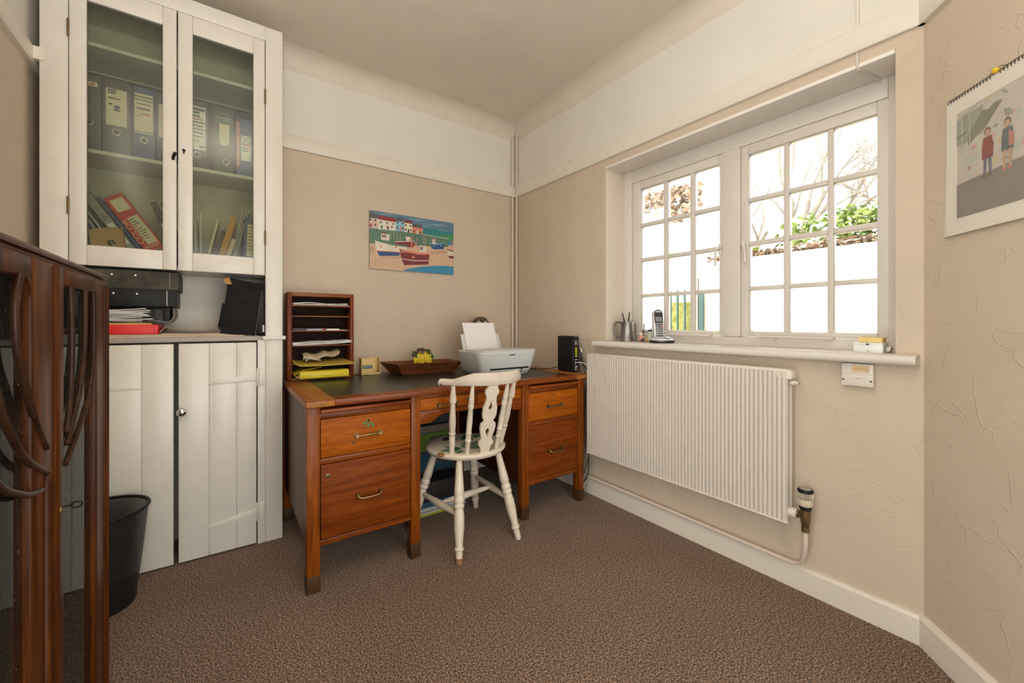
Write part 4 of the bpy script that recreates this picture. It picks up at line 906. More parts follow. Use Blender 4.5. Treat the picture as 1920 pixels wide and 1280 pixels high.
cable('power_cable', 'thick black cable hanging beside the router plug down the desk side', [(RX + .058, RY + .06, TZ + .16), (RX + .075, RY + .02, TZ + .14), (RX + .072, RY - .02, TZ + .05), (-.072, RY - .09, TZ + .012), (-.0765, RY - .108, TZ - .03), (-.090, -.905, .68), (-.097, -.902, .5), (-.090, -.905, .32), (-.088, -.89, .15), (-.08, -.8, .03)], .004, CABLEK)
cable('power_cable', 'slack thin black cable hanging down the desk end near the radiator', [(-.0745, RY - .02, TZ + .10), (-.070, RY - .05, TZ + .02), (-.078, -.905, .70), (-.083, -.906, .56), (-.076, -.905, .42), (-.080, -.89, .25), (-.07, -.80, .05)], .0025, CABLEK)
cable('cable_plug', 'pale plug on a black lead standing against the router side', [(RX + .070, RY - .004, TZ + .128), (RX + .071, RY - .004, TZ + .152)], .006, CABLEW, 'plug')

# ---------------------------------------------------------------- things stored under the desk, colours dimmed to hold the kneehole shade
t = thing('painted_board', 'childrens picture board with green and blue patches standing in the kneehole', 'picture board', (-.92, -.33, 0))
m = M(); m.box(-1.10, -.735, -.345, -.325, .175, .47, 0)
for x0, x1, z0, z1, k in ((-.99, -.74, .31, .42, 1), (-.99, -.74, .19, .30, 2), (-1.09, -1.0, .19, .46, 3), (-.99, -.73, .425, .465, 3)): m.box(x0, x1, -.347, -.34, z0, z1, k)
for x in (-1.09, -1.045, -.998): m.box(x, x + .006, -.349, -.34, .18, .465, 4)
for z in (.20, .30, .415): m.box(-1.10, -.995, -.349, -.34, z, z + .010, 4)
m.box(-.90, -.82, -.349, -.34, .345, .395, 4); m.box(-.88, -.80, -.349, -.34, .225, .27, 4)
m.build('board', [col('board_dark', (.02, .022, .02)), col('board_green', (.09, .17, .012)), col('board_blue', (.008, .055, .10)), col('board_beige', (.17, .13, .095)), INK], t)
gK = 'flat boxes stacked on the carpet under the desk'
for k, (z0, z1, x1, y0, mt, lb) in enumerate(((.002, .012, -.77, -.53, col('lime_folder', (.34, .36, .03)), 'yellow-green folder, bottom of the stack under the desk'), (.0125, .036, -.75, -.52, None, 'clear plastic box with white edges in the stack under the desk'), (.0365, .066, -.76, -.50, col('teal_box_blue', (.010, .07, .12)), 'blue flat box in the stack under the desk'), (.0665, .172, -.745, -.49, col('dark_game_box', (.02, .010, .012)), 'dark board game box on top of the stack under the desk'))):
    t = thing('storage_box', lb, 'box', (-.95, -.38, z0), gK)
    if mt: BX(-1.12, x1, y0, -.25, z0, z1).build('box', mt, t, .002)
    else:
        BX(-1.12, x1, y0, -.25, z0, z1 - .004).build('tray', plain('clear_tray_tint', (.30, .26, .23), .3), t, .002); m = M(); m.box(-1.122, x1 + .002, y0 - .003, -.25, z1 - .004, z1); m.box(-1.122, x1 + .002, y0 - .003, -.25, z0, z0 + .003); m.build('rim', WHITEP, t, .001)
tag(BX(-1.10, -.74, -.30, -.18, .004, .52).build('carton', plain('patterned_grey_carton', (.06, .065, .07), .7, var=.6), None, .003), 'grey patterned carton standing at the back of the kneehole', 'carton')

# ================================================================== RADIATOR and wall fittings
t = thing('radiator', 'long cream corrugated panel radiator under the window sill', 'radiator', (-.08, -1.46, .29))
ra, rb, rz0, rz1 = -.905, -2.008, .297, .915
n = 62; pts = []
for i in range(n):
    y = ra + (rb - ra) * i / n; dy = (rb - ra) / n
    pts += [(y, -.100), (y + dy * .22, -.100), (y + dy * .38, -.1125), (y + dy * .84, -.1125)]
pts += [(rb, -.100), (rb, -.094), (ra, -.094)]
m = M(); m.prism(pts, lambda u, v, w: (v, u, w), rz0 + .006, rz1 - .012); m.build('front_panel', RAD, t, smooth=True, ang=20)
BX(-.060, -.054, rb, ra, rz0 + .01, rz1 - .015).build('rear_panel', RAD, t)
BX(-.114, -.09, rb - .004, ra, rz0, rz0 + .008).build('bottom_channel', RAD, t, .003)
m = M(); m.box(-.106, -.050, rb - .002, ra, rz1 - .014, rz1)
m.build('top_channel', RAD, t, .005, 3)
m = M(); m.box(-.106, -.052, rb - .016, rb + .05, rz1 - .042, rz1 - .002); m.build('corner_cap', RAD, t, .010, 4)
m = M(); m.turn((-.075, rb - .002, rz1 - .055), (-.075, rb - .030, rz1 - .055), [(0, .010), (.5, .010), (.55, .007), (1, .006)], 12); m.turn((-.075, rb - .030, rz1 - .055), (-.075, rb - .036, rz1 - .055), [(0, .004), (1, .004)], 8, 1); m.build('bleed_plug', [RAD, CHROME], t)
for y in (-1.05, -1.85): BX(-.054, -.0005, y - .015, y + .015, .42, .80).build('bracket', RAD, t)
v = thing('radiator_valve', 'thermostatic radiator valve with a ribbed cream head and dark cap', 'valve', (-.075, -2.062, .28))
vy, vx = -2.062, -.076
m = M(); m.turn((vx, rb + .02, .338), (vx, rb - .026, .338), [(0, .019), (.6, .019), (.75, .020), (1, .019)], 18); m.build('union', RAD, v, ang=50)
m = M(); m.turn((vx, rb - .024, .338), (vx, vy, .334), [(0, .015), (.25, .015), (.3, .010), (.6, .013), (1, .013)], 12); m.turn((vx, vy, .290), (vx, vy, .368), [(0, .012), (.2, .014), (.3, .016), (.7, .018), (1, .018)], 16); m.turn((vx, vy, .276), (vx, vy, .296), [(0, .014), (1, .014)], 6); m.build('valve_body', BRASSD, v, ang=50)
m = M(); m.turn((vx, vy, .364), (vx, vy, .382), [(0, .018), (.3, .021), (.7, .021), (1, .019)], 20); m.build('collar', BLACKP, v, ang=50)
m = M(); m.turn((vx, vy, .380), (vx, vy, .436), [(0, .022), (.1, .0255), (.4, .0255), (1, .0235)], 24, 0)
for k in range(24):
    a = 2 * math.pi * k / 24; c = Vector((vx + .0245 * math.cos(a), vy + .0245 * math.sin(a), .421)); m.ball(c, .0026, .0026, .017, 0, 6, 6)
for k in range(24):
    a = 2 * math.pi * (k + .5) / 24; m.tube([(vx + .0242 * math.cos(a), vy + .0242 * math.sin(a), .408), (vx + .0236 * math.cos(a), vy + .0236 * math.sin(a), .434)], .0021, 5, 1)
m.build('head', [plain('cream_valve_plastic', (.66, .58, .44), .45), GAP], v, ang=50)
m = M(); m.turn((vx, vy, .434), (vx, vy, .446), [(0, .0265), (.6, .0275), (1, .024)], 24, 0); m.turn((vx, vy, .446), (vx, vy, .4468), [(0, .020), (1, .020)], 20, 1); m.build('cap', [BLACKP, plain('worn_grey_cap', (.42, .40, .38), .5)], v, ang=50)
PIPE = plain('cream_painted_pipe', (.70, .60, .52), .4, var=.03)
pp = [(-.034, -.30, .118), (-.034, -1.2, .116), (-.034, -1.97, .112)] + [(-.034 - .042 * (1 - math.cos(R(a))) * .5, -1.985 - .06 * math.sin(R(a)), .112 + .045 * (1 - math.cos(R(a)))) for a in range(15, 91, 15)] + [(-.070, -2.056, .185), (vx, vy, .22), (vx, vy, .28)]
tag(M().tube(pp, .0085, 12).build('heating_pipe', PIPE, None, ang=60), 'cream heating pipe running along the skirting up to the radiator valve', 'pipe')
for (x, y, top, lb) in ((-.042, -.016, 2.65, 'painted pipe in the room corner, the one on the desk wall'), (-.014, -.034, 2.66, 'painted pipe in the room corner, the one on the window wall')):
    tag(M().tube([(x, y, .10), (x, y, 1.3), (x, y, top)], .0088, 12).build('corner_pipe', PIPE, None, ang=60), lb, 'pipe')
m = M(); m.box(-.030, -.002, -.046, -.038, 2.02, 2.032); m.tube([(-.014, -.044, 2.026), (.0, -.06, 2.026)], .005); tag(m.build('pipe_clip', PIPE, None), 'small pipe clip just below the picture rail in the corner', 'pipe clip')
t = thing('junction_box', 'white telephone junction box on the wall tight under the sill, beige sticker on it', 'junction box', (-.015, -2.212, .86))
jx = -.030; m = M(); m.box(jx, 0.0, -2.258, -2.164, .866, .950); m.build('box', plain('ivory_plastic', (.74, .69, .62), .4), t, .003)
m = M(); m.box(jx - .0015, jx, -2.257, -2.165, .912, .9125); m.box(jx - .0008, jx + .001, -2.226, -2.203, .895, .897); m.build('seam', plain('box_shadow_line', (.40, .37, .33), .5), t)
lab = BX(jx - .0012, jx + .0005, -2.247, -2.195, .918, .943).build('sticker', plain('beige_sticker', (.72, .53, .33), .7), t)
m = M()
for k in range(6): m.tube([(jx - .0016, -2.2035 - k * .0065, .928 + .002 * math.sin(k * 2.3)), (jx - .0016, -2.207 - k * .0065, .932 - .003 * math.sin(k * 1.7))], .0006, 5)
m.build('handwriting', INK, lab)
for y in (-2.170, -2.251): m = M(); m.turn((jx, y, .888), (jx - .002, y, .888), [(0, .0032), (1, .0028)], 10); m.build('screw', GAP, t)

# ================================================================== ON THE WINDOW SILL
SZ = .9922
t = thing('tankard', 'pewter tankard holding pens at the desk end of the window sill', 'tankard', (.055, -1.083, SZ))
m = M(); m.turn((.055, -1.083, SZ), (.055, -1.083, SZ + .118), [(0, .044), (.03, .045), (.07, .042), (.5, .0375), (.93, .0345), (.96, .036), (1, .036)], 28); m.build('body', STEEL, t, ang=50)
m = M(); m.turn((.055, -1.083, SZ + .1183), (.055, -1.083, SZ + .1187), [(0, .033), (1, .033)], 24); m.build('dark_mouth', GAP, t)
m = M(); hp = [(.052, -1.048, SZ + .105), (.050, -1.030, SZ + .114), (.049, -1.006, SZ + .112), (.048, -.994, SZ + .095), (.048, -.992, SZ + .06), (.049, -.998, SZ + .03), (.050, -1.012, SZ + .020), (.052, -1.045, SZ + .026)]
m.tube(cat([Vector(p) for p in hp], 30), .0055, 8); m.build('handle', STEEL, t, ang=60)
gP = 'pens in the pewter tankard'
for i, (a, b, mt, lb) in enumerate((((.055, -1.085, SZ + .06), (.05, -1.050, SZ + .172), BLACKP, 'black pen leaning over the handle side of the tankard'), ((.05, -1.09, SZ + .06), (.048, -1.108, SZ + .175), BLACKP, 'dark capped pen standing upright in the tankard'), ((.06, -1.08, SZ + .06), (.07, -1.10, SZ + .15), CREAM, 'short pale pencil in the tankard'))):
    p = M().turn(a, b, [(0, .0035), (.6, .0038), (1, .0034)], 8).build('pen', mt, None, ang=60); tag(p, lb, 'pen', gP)
    
t = thing('tumbler', 'clear glass tumbler with odds and ends next to the tankard', 'tumbler', (.075, -1.160, SZ))
m = M(); m.turn((.075, -1.160, SZ), (.075, -1.160, SZ + .105), [(0, .022), (.02, .024), (1, .029)], 20); m.build('glass_body', TUMB, t, ang=60)
tag(M().tube([(.075, -1.158, SZ + .004), (.07, -1.168, SZ + .135)], .002, 6).build('stick', CREAM, None), 'thin stick poking out of the glass tumbler', 'stick')
t = thing('figurine', 'small pink and green pottery figurine beside the glass tumbler', 'figurine', (.045, -1.195, SZ))
m = M(); m.ball((.045, -1.195, SZ + .018), .018, .017, .018, 0); m.ball((.045, -1.192, SZ + .044), .011, .011, .012, 1); m.ball((.038, -1.210, SZ + .012), .012, .011, .012, 2); m.build('body', [col('faded_pink_glaze', (.62, .30, .22), .3), col('cream_glaze', (.70, .62, .50), .3), col('dark_glaze', (.08, .06, .05), .3)], t, ang=60)
t = thing('figurine', 'little jug-shaped ornament with a dark lid and spout, touching the phone base', 'figurine', (.06, -1.245, SZ))
m = M(); m.turn((.06, -1.245, SZ), (.06, -1.245, SZ + .062), [(0, .014), (.3, .020), (.6, .019), (.85, .013), (1, .012)], 16, 0); m.ball((.06, -1.245, SZ + .066), .014, .014, .007, 1); m.tube([(.06, -1.250, SZ + .07), (.058, -1.268, SZ + .096)], .0022, 6, 1); m.ball((.045, -1.232, SZ + .013), .012, .012, .013, 2); m.build('body', [col('pale_green_glaze', (.45, .52, .42), .3), GAP, col('ochre_glaze', (.5, .3, .13), .3)], t, ang=60)

# cordless phone on its base; built facing -y, then turned
ph = thing('cordless_phone', 'silver and black cordless telephone handset upright in its charging base on the sill', 'telephone', (.035, -1.335, SZ), rot=(0, 0, R(-34)))
m = M(); bs = [(.066 * math.cos(R(a)), .055 * math.sin(R(a)) + (-.012 if math.sin(R(a)) < 0 else 0)) for a in range(0, 360, 12)]
m.sheet([[(x * k, y * k, z) for x, y in bs + bs[:1]] for k, z in ((.92, 0), (1.0, .005), (.99, .015))]); m.face([(x * .92, y * .92, 0) for x, y in bs]); m.face([(x * .99, y * .99, .015) for x, y in bs]); m.build('base_foot', plain('phone_black', (.02, .02, .022), .35), ph, local=True, ang=50)
SILV = plain('silver_plastic', (.66, .66, .68), .3, .15, .02)
m = M(); m.sheet([[(x * k, y * k + dy, z) for x, y in bs + bs[:1]] for k, z, dy in ((.985, .015, 0), (.97, .020, 0), (.80, .026, .004), (.60, .034, .010))]); m.face([(x * .60, y * .60 + .010, .034) for x, y in bs]); m.build('base_shell', SILV, ph, local=True, ang=50)
m = M(); m.ball((.012, -.040, .0265), .028, .010, .004, 0); m.build('base_button', plain('blue_grey_button', (.14, .16, .24), .3), ph, local=True)
m = M(); m.xf = Matrix.Translation((-.004, .012, .024)) @ Matrix.Rotation(R(-9), 4, 'X')
outl = [(-.026, 0), (.026, 0), (.029, .05), (.029, .135)] + [(.029 * math.cos(R(a)), .140 + .026 * math.sin(R(a))) for a in range(10, 171, 16)] + [(-.029, .135), (-.029, .05)]
m.prism(outl, lambda u, v, w: (u, w, v), 0, .026); h = m.build('handset', SILV, ph, .004, 3, local=True)
XH = m.xf
def hp_(o): o.xf = XH; return o
m = hp_(M()); o2 = [(-.023, .086), (.023, .086), (.0245, .135)] + [(.0245 * math.cos(R(a)), .140 + .022 * math.sin(R(a))) for a in range(10, 171, 16)] + [(-.0245, .135)]
m.prism(o2, lambda u, v, w: (u, w, v), -.0012, .002); m.build('black_fascia', plain('phone_fascia', (.035, .035, .037), .25), h, local=True)
hp_(M()).box(-.018, .018, -.0018, .001, .095, .122).build('screen', plain('lcd_grey', (.20, .22, .23), .3), h, local=True, smooth=False)
m = hp_(M()); m.prism([(.016 * math.cos(R(a)), .148 + .008 * math.sin(R(a))) for a in range(0, 181, 15)], lambda u, v, w: (u, w, v), -.0018, .001); m.build('earpiece', SILV, h, local=True)
KEYB = plain('phone_key_black', (.02, .02, .022), .4); m = hp_(M()); m2 = hp_(M())
for r_ in range(6):
    for c_ in range(3):
        z = .078 - r_ * .0125; x = (c_ - 1) * .0145
        k = 1 if (r_ == 1 and c_ == 0) else 2 if (r_ == 1 and c_ == 2) else 0
        m.box(x - .0062, x + .0062, -.0025, .001, z - .0050, z + .0050, k)
        if r_ > 1: m2.box(x - .0012, x + .0012, -.0030, -.0022, z - .0022, z + .0022)
m.build('keypad', [KEYB, col('key_green', (.05, .22, .14)), col('key_red', (.40, .05, .06))], h, .0012, local=True); m2.build('key_digits', PAPER, h, local=True)

t = thing('small_white_box', 'small white plastic box under the yellow notes on the sill', 'box', (.03, -2.236, SZ))
m = M(); m.box(-.012, .06, -2.280, -2.196, SZ, SZ + .030, 0); m.box(-.014, .062, -2.281, -2.195, SZ + .030, SZ + .036, 0); m.box(-.0155, -.012, -2.243, -2.232, SZ + .027, SZ + .034, 1); m.box(-.0135, -.01, -2.243, -2.234, SZ + .004, SZ + .010, 2)
m.build('case', [WHITEP, GAP, MANILA], t, .001)
tag(BX(-.006, .05, -2.277, -2.210, SZ + .0365, SZ + .056).build('note_pad', plain('yellow_notes', (.80, .62, .25), .8, var=.1), None, .001), 'block of pale yellow sticky notes on the small white box', 'notes')
t = thing('trinket', 'tiny clear block with a bent dark clip, at the end of the sill', 'trinket', (.0, -2.30, SZ))
BX(.0, .025, -2.299, -2.286, SZ, SZ + .022).build('block', plain('greyed_acrylic', (.52, .50, .46), .2), t, .002)
m = M(); m.tube([(-.012, -2.292, SZ + .003), (-.014, -2.302, SZ + .006), (-.014, -2.308, SZ + .018), (-.010, -2.306, SZ + .020), (-.011, -2.300, SZ + .008)], .002, 6); m.build('clip', BRASSD, t, ang=60)

# ================================================================== PICTURE ON THE DESK WALL
pic = thing('harbour_picture', 'unframed harbour print with fishing boats and a row of cottages above the desk', 'picture', (-.872, -.008, 1.456))
QX0, QX1, QZ0, QZ1 = -1.1755, -.569, 1.456, 1.8345
BX(QX0, QX1, -.012, -.0005, QZ0, QZ1).build('board', plain('board_edge', (.30, .27, .24), .7), pic, .001)
pm = [('sky', (.10, .20, .30)), ('cloud', (.20, .32, .40)), ('teal', (.02, .22, .22)), ('green', (.05, .25, .10)), ('wall', (.10, .20, .14)), ('sand', (.62, .43, .29)), ('sea', (.04, .24, .42)), ('white', (.72, .66, .54)), ('red', (.30, .03, .03)), ('dred', (.19, .03, .035)), ('blue', (.03, .08, .22)), ('lblue', (.28, .50, .62)), ('pinkw', (.66, .46, .40)), ('orange', (.60, .24, .14)), ('droof', (.10, .10, .11)), ('ink', (.05, .04, .05)), ('coral', (.70, .22, .13)), ('trim', (.70, .55, .48)), ('sandd', (.52, .34, .24))]
pmats = [plain('print_' + n, c, .55, var=.10) for n, c in pm]; pk = {n: i for i, (n, _) in enumerate(pm)}
m = M(); plev = [0]
def pq(x, y):
    u = (x - 105) / 1345; tp = 125 + 215 * u; bt = 1050 + 100 * u; v = 1 - (y - tp) / (bt - tp)
    u = min(max(u, 0), 1); v = min(max(v, 0), 1); return QX0 + u * (QX1 - QX0), QZ0 + v * (QZ1 - QZ0)
def pp_(k, pts):
    plev[0] += 1; o = -.0122 - plev[0] * .000012
    m.face([(pq(x, y)[0], o, pq(x, y)[1]) for x, y in pts], pk[k])
def pc(k, x, y, r_, ry=None): pp_(k, [(x + r_ * math.cos(a * math.pi / 8), y + (ry or r_) * math.sin(a * math.pi / 8)) for a in range(16)])
pp_('sky', [(105, 125), (1450, 340), (1450, 620), (105, 500)])
for x0, x1, y, h in ((170, 520, 165, 22), (640, 1000, 255, 30), (900, 1450, 340, 24), (1000, 1400, 420, 18), (760, 1100, 350, 16)): pp_('cloud', [(x0, y), ((x0 + x1) / 2, y + 20 - h * .4), (x1, y + 45), ((x0 + x1) / 2, y + 28 + h * .6)])
pp_('teal', [(880, 440), (960, 418), (1100, 420), (1220, 450), (1330, 480), (1450, 490), (1450, 620), (880, 560)])
pp_('green', [(1180, 545), (1260, 520), (1340, 512), (1450, 515), (1450, 660), (1180, 600)])
pp_('sea', [(1330, 630), (1450, 625), (1450, 680), (1330, 690)])
pp_('sand', [(105, 640), (1450, 690), (1450, 1150), (105, 1050)])
pp_('sandd', [(105, 690), (190, 720), (150, 800), (105, 810)]); pp_('sandd', [(1040, 780), (1330, 760), (1330, 800), (1060, 830)]); pp_('sandd', [(240, 860), (540, 855), (560, 890), (270, 885)])
pp_('wall', [(105, 420), (480, 450), (915, 505), (1355, 582), (1358, 715), (900, 690), (480, 668), (105, 655)])
pp_('trim', [(915, 505), (1355, 580), (1355, 588), (915, 513)])
pp_('pinkw', [(105, 250), (230, 262), (230, 420), (105, 410)]); pp_('droof', [(105, 150), (225, 200), (232, 262), (105, 250)])
pp_('white', [(225, 262), (490, 310), (490, 450), (225, 430)]); pp_('red', [(245, 212), (485, 250), (492, 318), (232, 272)])
pp_('lblue', [(490, 300), (618, 312), (618, 465), (490, 452)]); pp_('droof', [(500, 235), (612, 250), (620, 310), (492, 296)])
pp_('white', [(622, 300), (745, 340), (745, 485), (622, 465)]); pp_('dred', [(632, 275), (740, 292), (746, 345), (622, 320)])
pp_('orange', [(745, 385), (915, 405), (915, 505), (745, 488)]); pp_('droof', [(755, 335), (905, 360), (918, 412), (745, 390)])
for x, y, k in ((188, 285, 'ink'), (188, 360, 'ink'), (118, 275, 'ink'), (270, 318, 'ink'), (358, 330, 'ink'), (452, 345, 'ink'), (432, 392, 'ink'), (515, 320, 'ink'), (602, 335, 'ink'), (512, 402, 'ink'), (602, 412, 'ink'), (645, 362, 'ink'), (720, 375, 'ink'), (645, 432, 'ink'), (725, 445, 'ink'), (780, 458, 'ink'), (872, 475, 'ink')): pp_(k, [(x - 11, y - 15), (x + 11, y - 13), (x + 11, y + 15), (x - 11, y + 13)])
for x, y, k in ((125, 370, 'red'), (282, 395, 'teal'), (370, 405, 'dred'), (568, 420, 'coral'), (688, 450, 'ink'), (830, 475, 'white')): pp_(k, [(x - 13, y - 28), (x + 13, y - 25), (x + 13, y + 30), (x - 13, y + 27)])
def mast(k, x, y0, y1, w=4): pp_(k, [(x - w, y0), (x + w, y0), (x + w, y1), (x - w, y1)])
for x, a, b in ((415, 450, 600), (462, 460, 620), (510, 470, 620), (560, 490, 620), (935, 540, 680), (962, 545, 690), (820, 560, 690)): mast('sandd', x, a, b, 3)
pp_('white', [(640, 540), (715, 550), (715, 610), (655, 605)]); pp_('dred', [(480, 625), (780, 630), (775, 720), (500, 690)]); pp_('trim', [(480, 618), (780, 612), (780, 622), (480, 632)])
mast('coral', 737, 550, 730, 8); pp_('coral', [(800, 620), (810, 625), (765, 735), (752, 730)])
pp_('white', [(275, 492), (400, 512), (392, 612), (270, 595)]); pp_('red', [(272, 480), (345, 478), (350, 496), (272, 496)])
for x in (298, 330): pp_('ink', [(x - 10, 512), (x + 10, 515), (x + 10, 560), (x - 10, 557)])
pp_('white', [(180, 590), (420, 660), (668, 700), (655, 780), (545, 800), (215, 770), (190, 680)]); pp_('wall', [(180, 582), (420, 650), (668, 686), (664, 712), (420, 678), (195, 612)])
pp_('coral', [(215, 765), (550, 785), (550, 798), (212, 778)]); pp_('blue', [(212, 775), (550, 797), (545, 848), (245, 852)])
pc('coral', 270, 705, 16); pc('coral', 492, 710, 16); pc('ink', 392, 665, 18); pc('white', 392, 665, 11)
pp_('white', [(865, 682), (980, 700), (972, 795), (860, 780)])
for x in (882, 910): pp_('ink', [(x - 9, 705), (x + 9, 708), (x + 9, 755), (x - 9, 752)])
pp_('dred', [(545, 735), (700, 790), (850, 818), (1030, 822), (1012, 985), (620, 995), (575, 900)]); pp_('coral', [(542, 730), (700, 775), (860, 802), (1032, 812), (1030, 832), (850, 828), (690, 800), (548, 752)])
pp_('trim', [(568, 888), (800, 920), (1020, 918), (1018, 930), (800, 934), (575, 900)]); pc('coral', 765, 866, 22)
pp_('trim', [(560, 775), (625, 790), (622, 800), (565, 788)])
pp_('white', [(1078, 588), (1140, 592), (1138, 660), (1080, 655)]); pp_('coral', [(1075, 580), (1142, 584), (1140, 596), (1078, 594)]); pp_('ink', [(1112, 608), (1132, 610), (1132, 634), (1112, 632)])
pp_('blue', [(1035, 655), (1160, 672), (1292, 655), (1278, 745), (1090, 748), (1062, 720)]); pp_('lblue', [(1035, 650), (1160, 664), (1292, 648), (1292, 658), (1160, 676), (1038, 662)]); pc('lblue', 1105, 695, 12); pc('lblue', 1228, 688, 12)
pp_('white', [(1338, 760), (1450, 795), (1450, 855), (1350, 850)]); pp_('ink', [(1336, 745), (1450, 782), (1450, 795), (1338, 762)]); pp_('dred', [(1350, 848), (1450, 855), (1450, 900), (1375, 888)]); pc('coral', 1414, 825, 10); mast('coral', 1422, 610, 770, 7)
pp_('sea', [(600, 1080), (700, 1050), (850, 1025), (1050, 1008), (1250, 1008), (1450, 1022), (1450, 1150), (620, 1085)])
pc('ink', 185, 982, 6)
m.build('print', pmats, pic, smooth=False)

# ================================================================== CALENDAR ON THE ANGLED WALL
cal = thing('wall_calendar', 'spiral-bound photo calendar hanging on the angled wall, two children pictured on it', 'calendar', ang(.34, .01, 1.372))
def cbox(mm, s0, s1, o0, o1, z0, z1, k=0, skew=0):
    mm.hexa([ang(s0 + skew, o0, z0), ang(s1 + skew, o0, z0), ang(s1 + skew, o1, z0), ang(s0 + skew, o1, z0)], [ang(s0, o0, z1), ang(s1, o0, z1), ang(s1, o1, z1), ang(s0, o1, z1)], k); return mm
CPG = plain('calendar_page', (.74, .70, .62), .6, var=.01)
cbox(M(), .112, .60, .002, .006, 1.374, 1.786, skew=-.020).build('under_page', plain('calendar_under_page', (.70, .65, .57), .6, var=.01), cal, smooth=False)
cbox(M(), .113, .60, .008, .011, 1.373, 1.788, skew=-.004).build('front_page', CPG, cal, smooth=False)
cm = [('haze', (.52, .48, .42)), ('asphalt', (.26, .235, .20)), ('olive', (.24, .24, .17)), ('grey', (.33, .33, .28)), ('maroon', (.26, .10, .085)), ('slate', (.15, .17, .17)), ('skin', (.48, .33, .25)), ('brown', (.20, .15, .11)), ('pink', (.56, .34, .30)), ('mint', (.42, .48, .38)), ('rose', (.48, .22, .19)), ('navy', (.17, .17, .22)), ('yellow', (.55, .47, .26)), ('rail', (.44, .44, .39))]
cmats = [plain('photo_' + n, c, .5, var=.06) for n, c in cm]; ck = {n: i for i, (n, _) in enumerate(cm)}
m = M(); clev = [0]
def cp(k, pts): clev[0] += 1; m.face([ang(s, .0112 + clev[0] * .000015, z) for s, z in pts], ck[k])
def ce(k, s, z, rs, rz, n=14): cp(k, [(s + rs * math.cos(2 * math.pi * a / n), z + rz * math.sin(2 * math.pi * a / n)) for a in range(n)])
cp('haze', [(.152, 1.421), (.57, 1.421), (.57, 1.741), (.152, 1.741)])
r = random.Random(8)
for k in range(70):
    s = r.uniform(.16, .56); z = r.uniform(1.54, 1.735)
    if s < .24 and z > 1.62: continue
    a = r.uniform(0, 3.1); L = r.uniform(.006, .018); w = L * r.uniform(.2, .6)
    cp(r.choice(('pink', 'mint', 'pink', 'mint', 'rose', 'yellow', 'grey')), [(s + L * math.cos(a), z + L * math.sin(a)), (s - w * math.sin(a), z + w * math.cos(a)), (s - L * math.cos(a), z - L * math.sin(a)), (s + w * math.sin(a), z - w * math.cos(a))])
cp('grey', [(.152, 1.64), (.238, 1.645), (.240, 1.725), (.152, 1.72)]); cp('olive', [(.192, 1.628), (.240, 1.66), (.262, 1.70), (.238, 1.71), (.190, 1.655)])
for a, b, c, d in ((.168, .173, 1.60, 1.725), (.196, .199, 1.63, 1.725)): cp('rail', [(a, c), (b, c), (b, d), (a, d)])
cp('rail', [(.152, 1.715), (.232, 1.738), (.232, 1.742), (.152, 1.722)]); cp('olive', [(.152, 1.66), (.19, 1.668), (.19, 1.674), (.152, 1.668)]); cp('olive', [(.24, 1.65), (.30, 1.71), (.275, 1.712), (.235, 1.69)])
cp('asphalt', [(.152, 1.421), (.57, 1.421), (.57, 1.545), (.36, 1.533), (.152, 1.522)])
# two children standing
for s, top, legs, hair, flip in ((.255, 'maroon', 'navy', 'skin', 1), (.314, 'slate', 'skin', 'brown', -1)):
    ce(hair if hair != 'skin' else 'brown', s, 1.641, .0105, .012); ce('skin', s + .001 * flip, 1.637, .0085, .010)
    cp(top, [(s - .013, 1.626), (s + .013, 1.626), (s + .018, 1.60), (s + .017, 1.565), (s - .017, 1.565), (s - .017, 1.60)])
    cp('rose' if flip < 0 else top, [(s + .008 * flip, 1.622), (s + .020 * flip, 1.60), (s + .012 * flip, 1.575), (s + .002 * flip, 1.59)] if flip > 0 else [(s + .004, 1.618), (s + .018, 1.606), (s + .018, 1.572), (s + .004, 1.576)])
    for d in (-.007, .007): cp(legs, [(s + d - .005, 1.567), (s + d + .005, 1.567), (s + d * 1.3 + .004, 1.520), (s + d * 1.3 - .004, 1.520)]); ce('brown' if flip > 0 else 'rose', s + d * 1.3 - .002, 1.517, .007, .004)
m.build('photograph', cmats, cal, smooth=False)
m = M()
for k in range(46):
    s = .122 + k * .0102
    if abs(s - .282) < .012: continue
    m.tube([ang(s + .002 * math.sin(a), .009 + .0055 * math.cos(a), 1.789 + .006 * math.sin(a)) for a in [j * math.pi / 4 for j in range(9)]], .0011, 5)
m.tube([ang(.12, .009, 1.795), ang(.255, .009, 1.7955), ang(.275, .010, 1.803), ang(.292, .010, 1.803), ang(.31, .009, 1.7955), ang(.59, .009, 1.795)], .0010, 5)
m.build('spiral_binding', plain('dark_wire', (.10, .10, .09), .4, .6), cal, ang=60)
m = M(); p0 = ang(.282, .001, 1.797); p1 = ang(.282, .020, 1.797); m.turn(p0, p1, [(0, .002), (.5, .002), (.55, .007), (.8, .0075), (1, .005)], 12); o = m.build('drawing_pin', col('pin_yellow', (.78, .52, .02), .4), None, ang=60); tag(o, 'yellow drawing pin holding up the calendar spiral', 'pin')

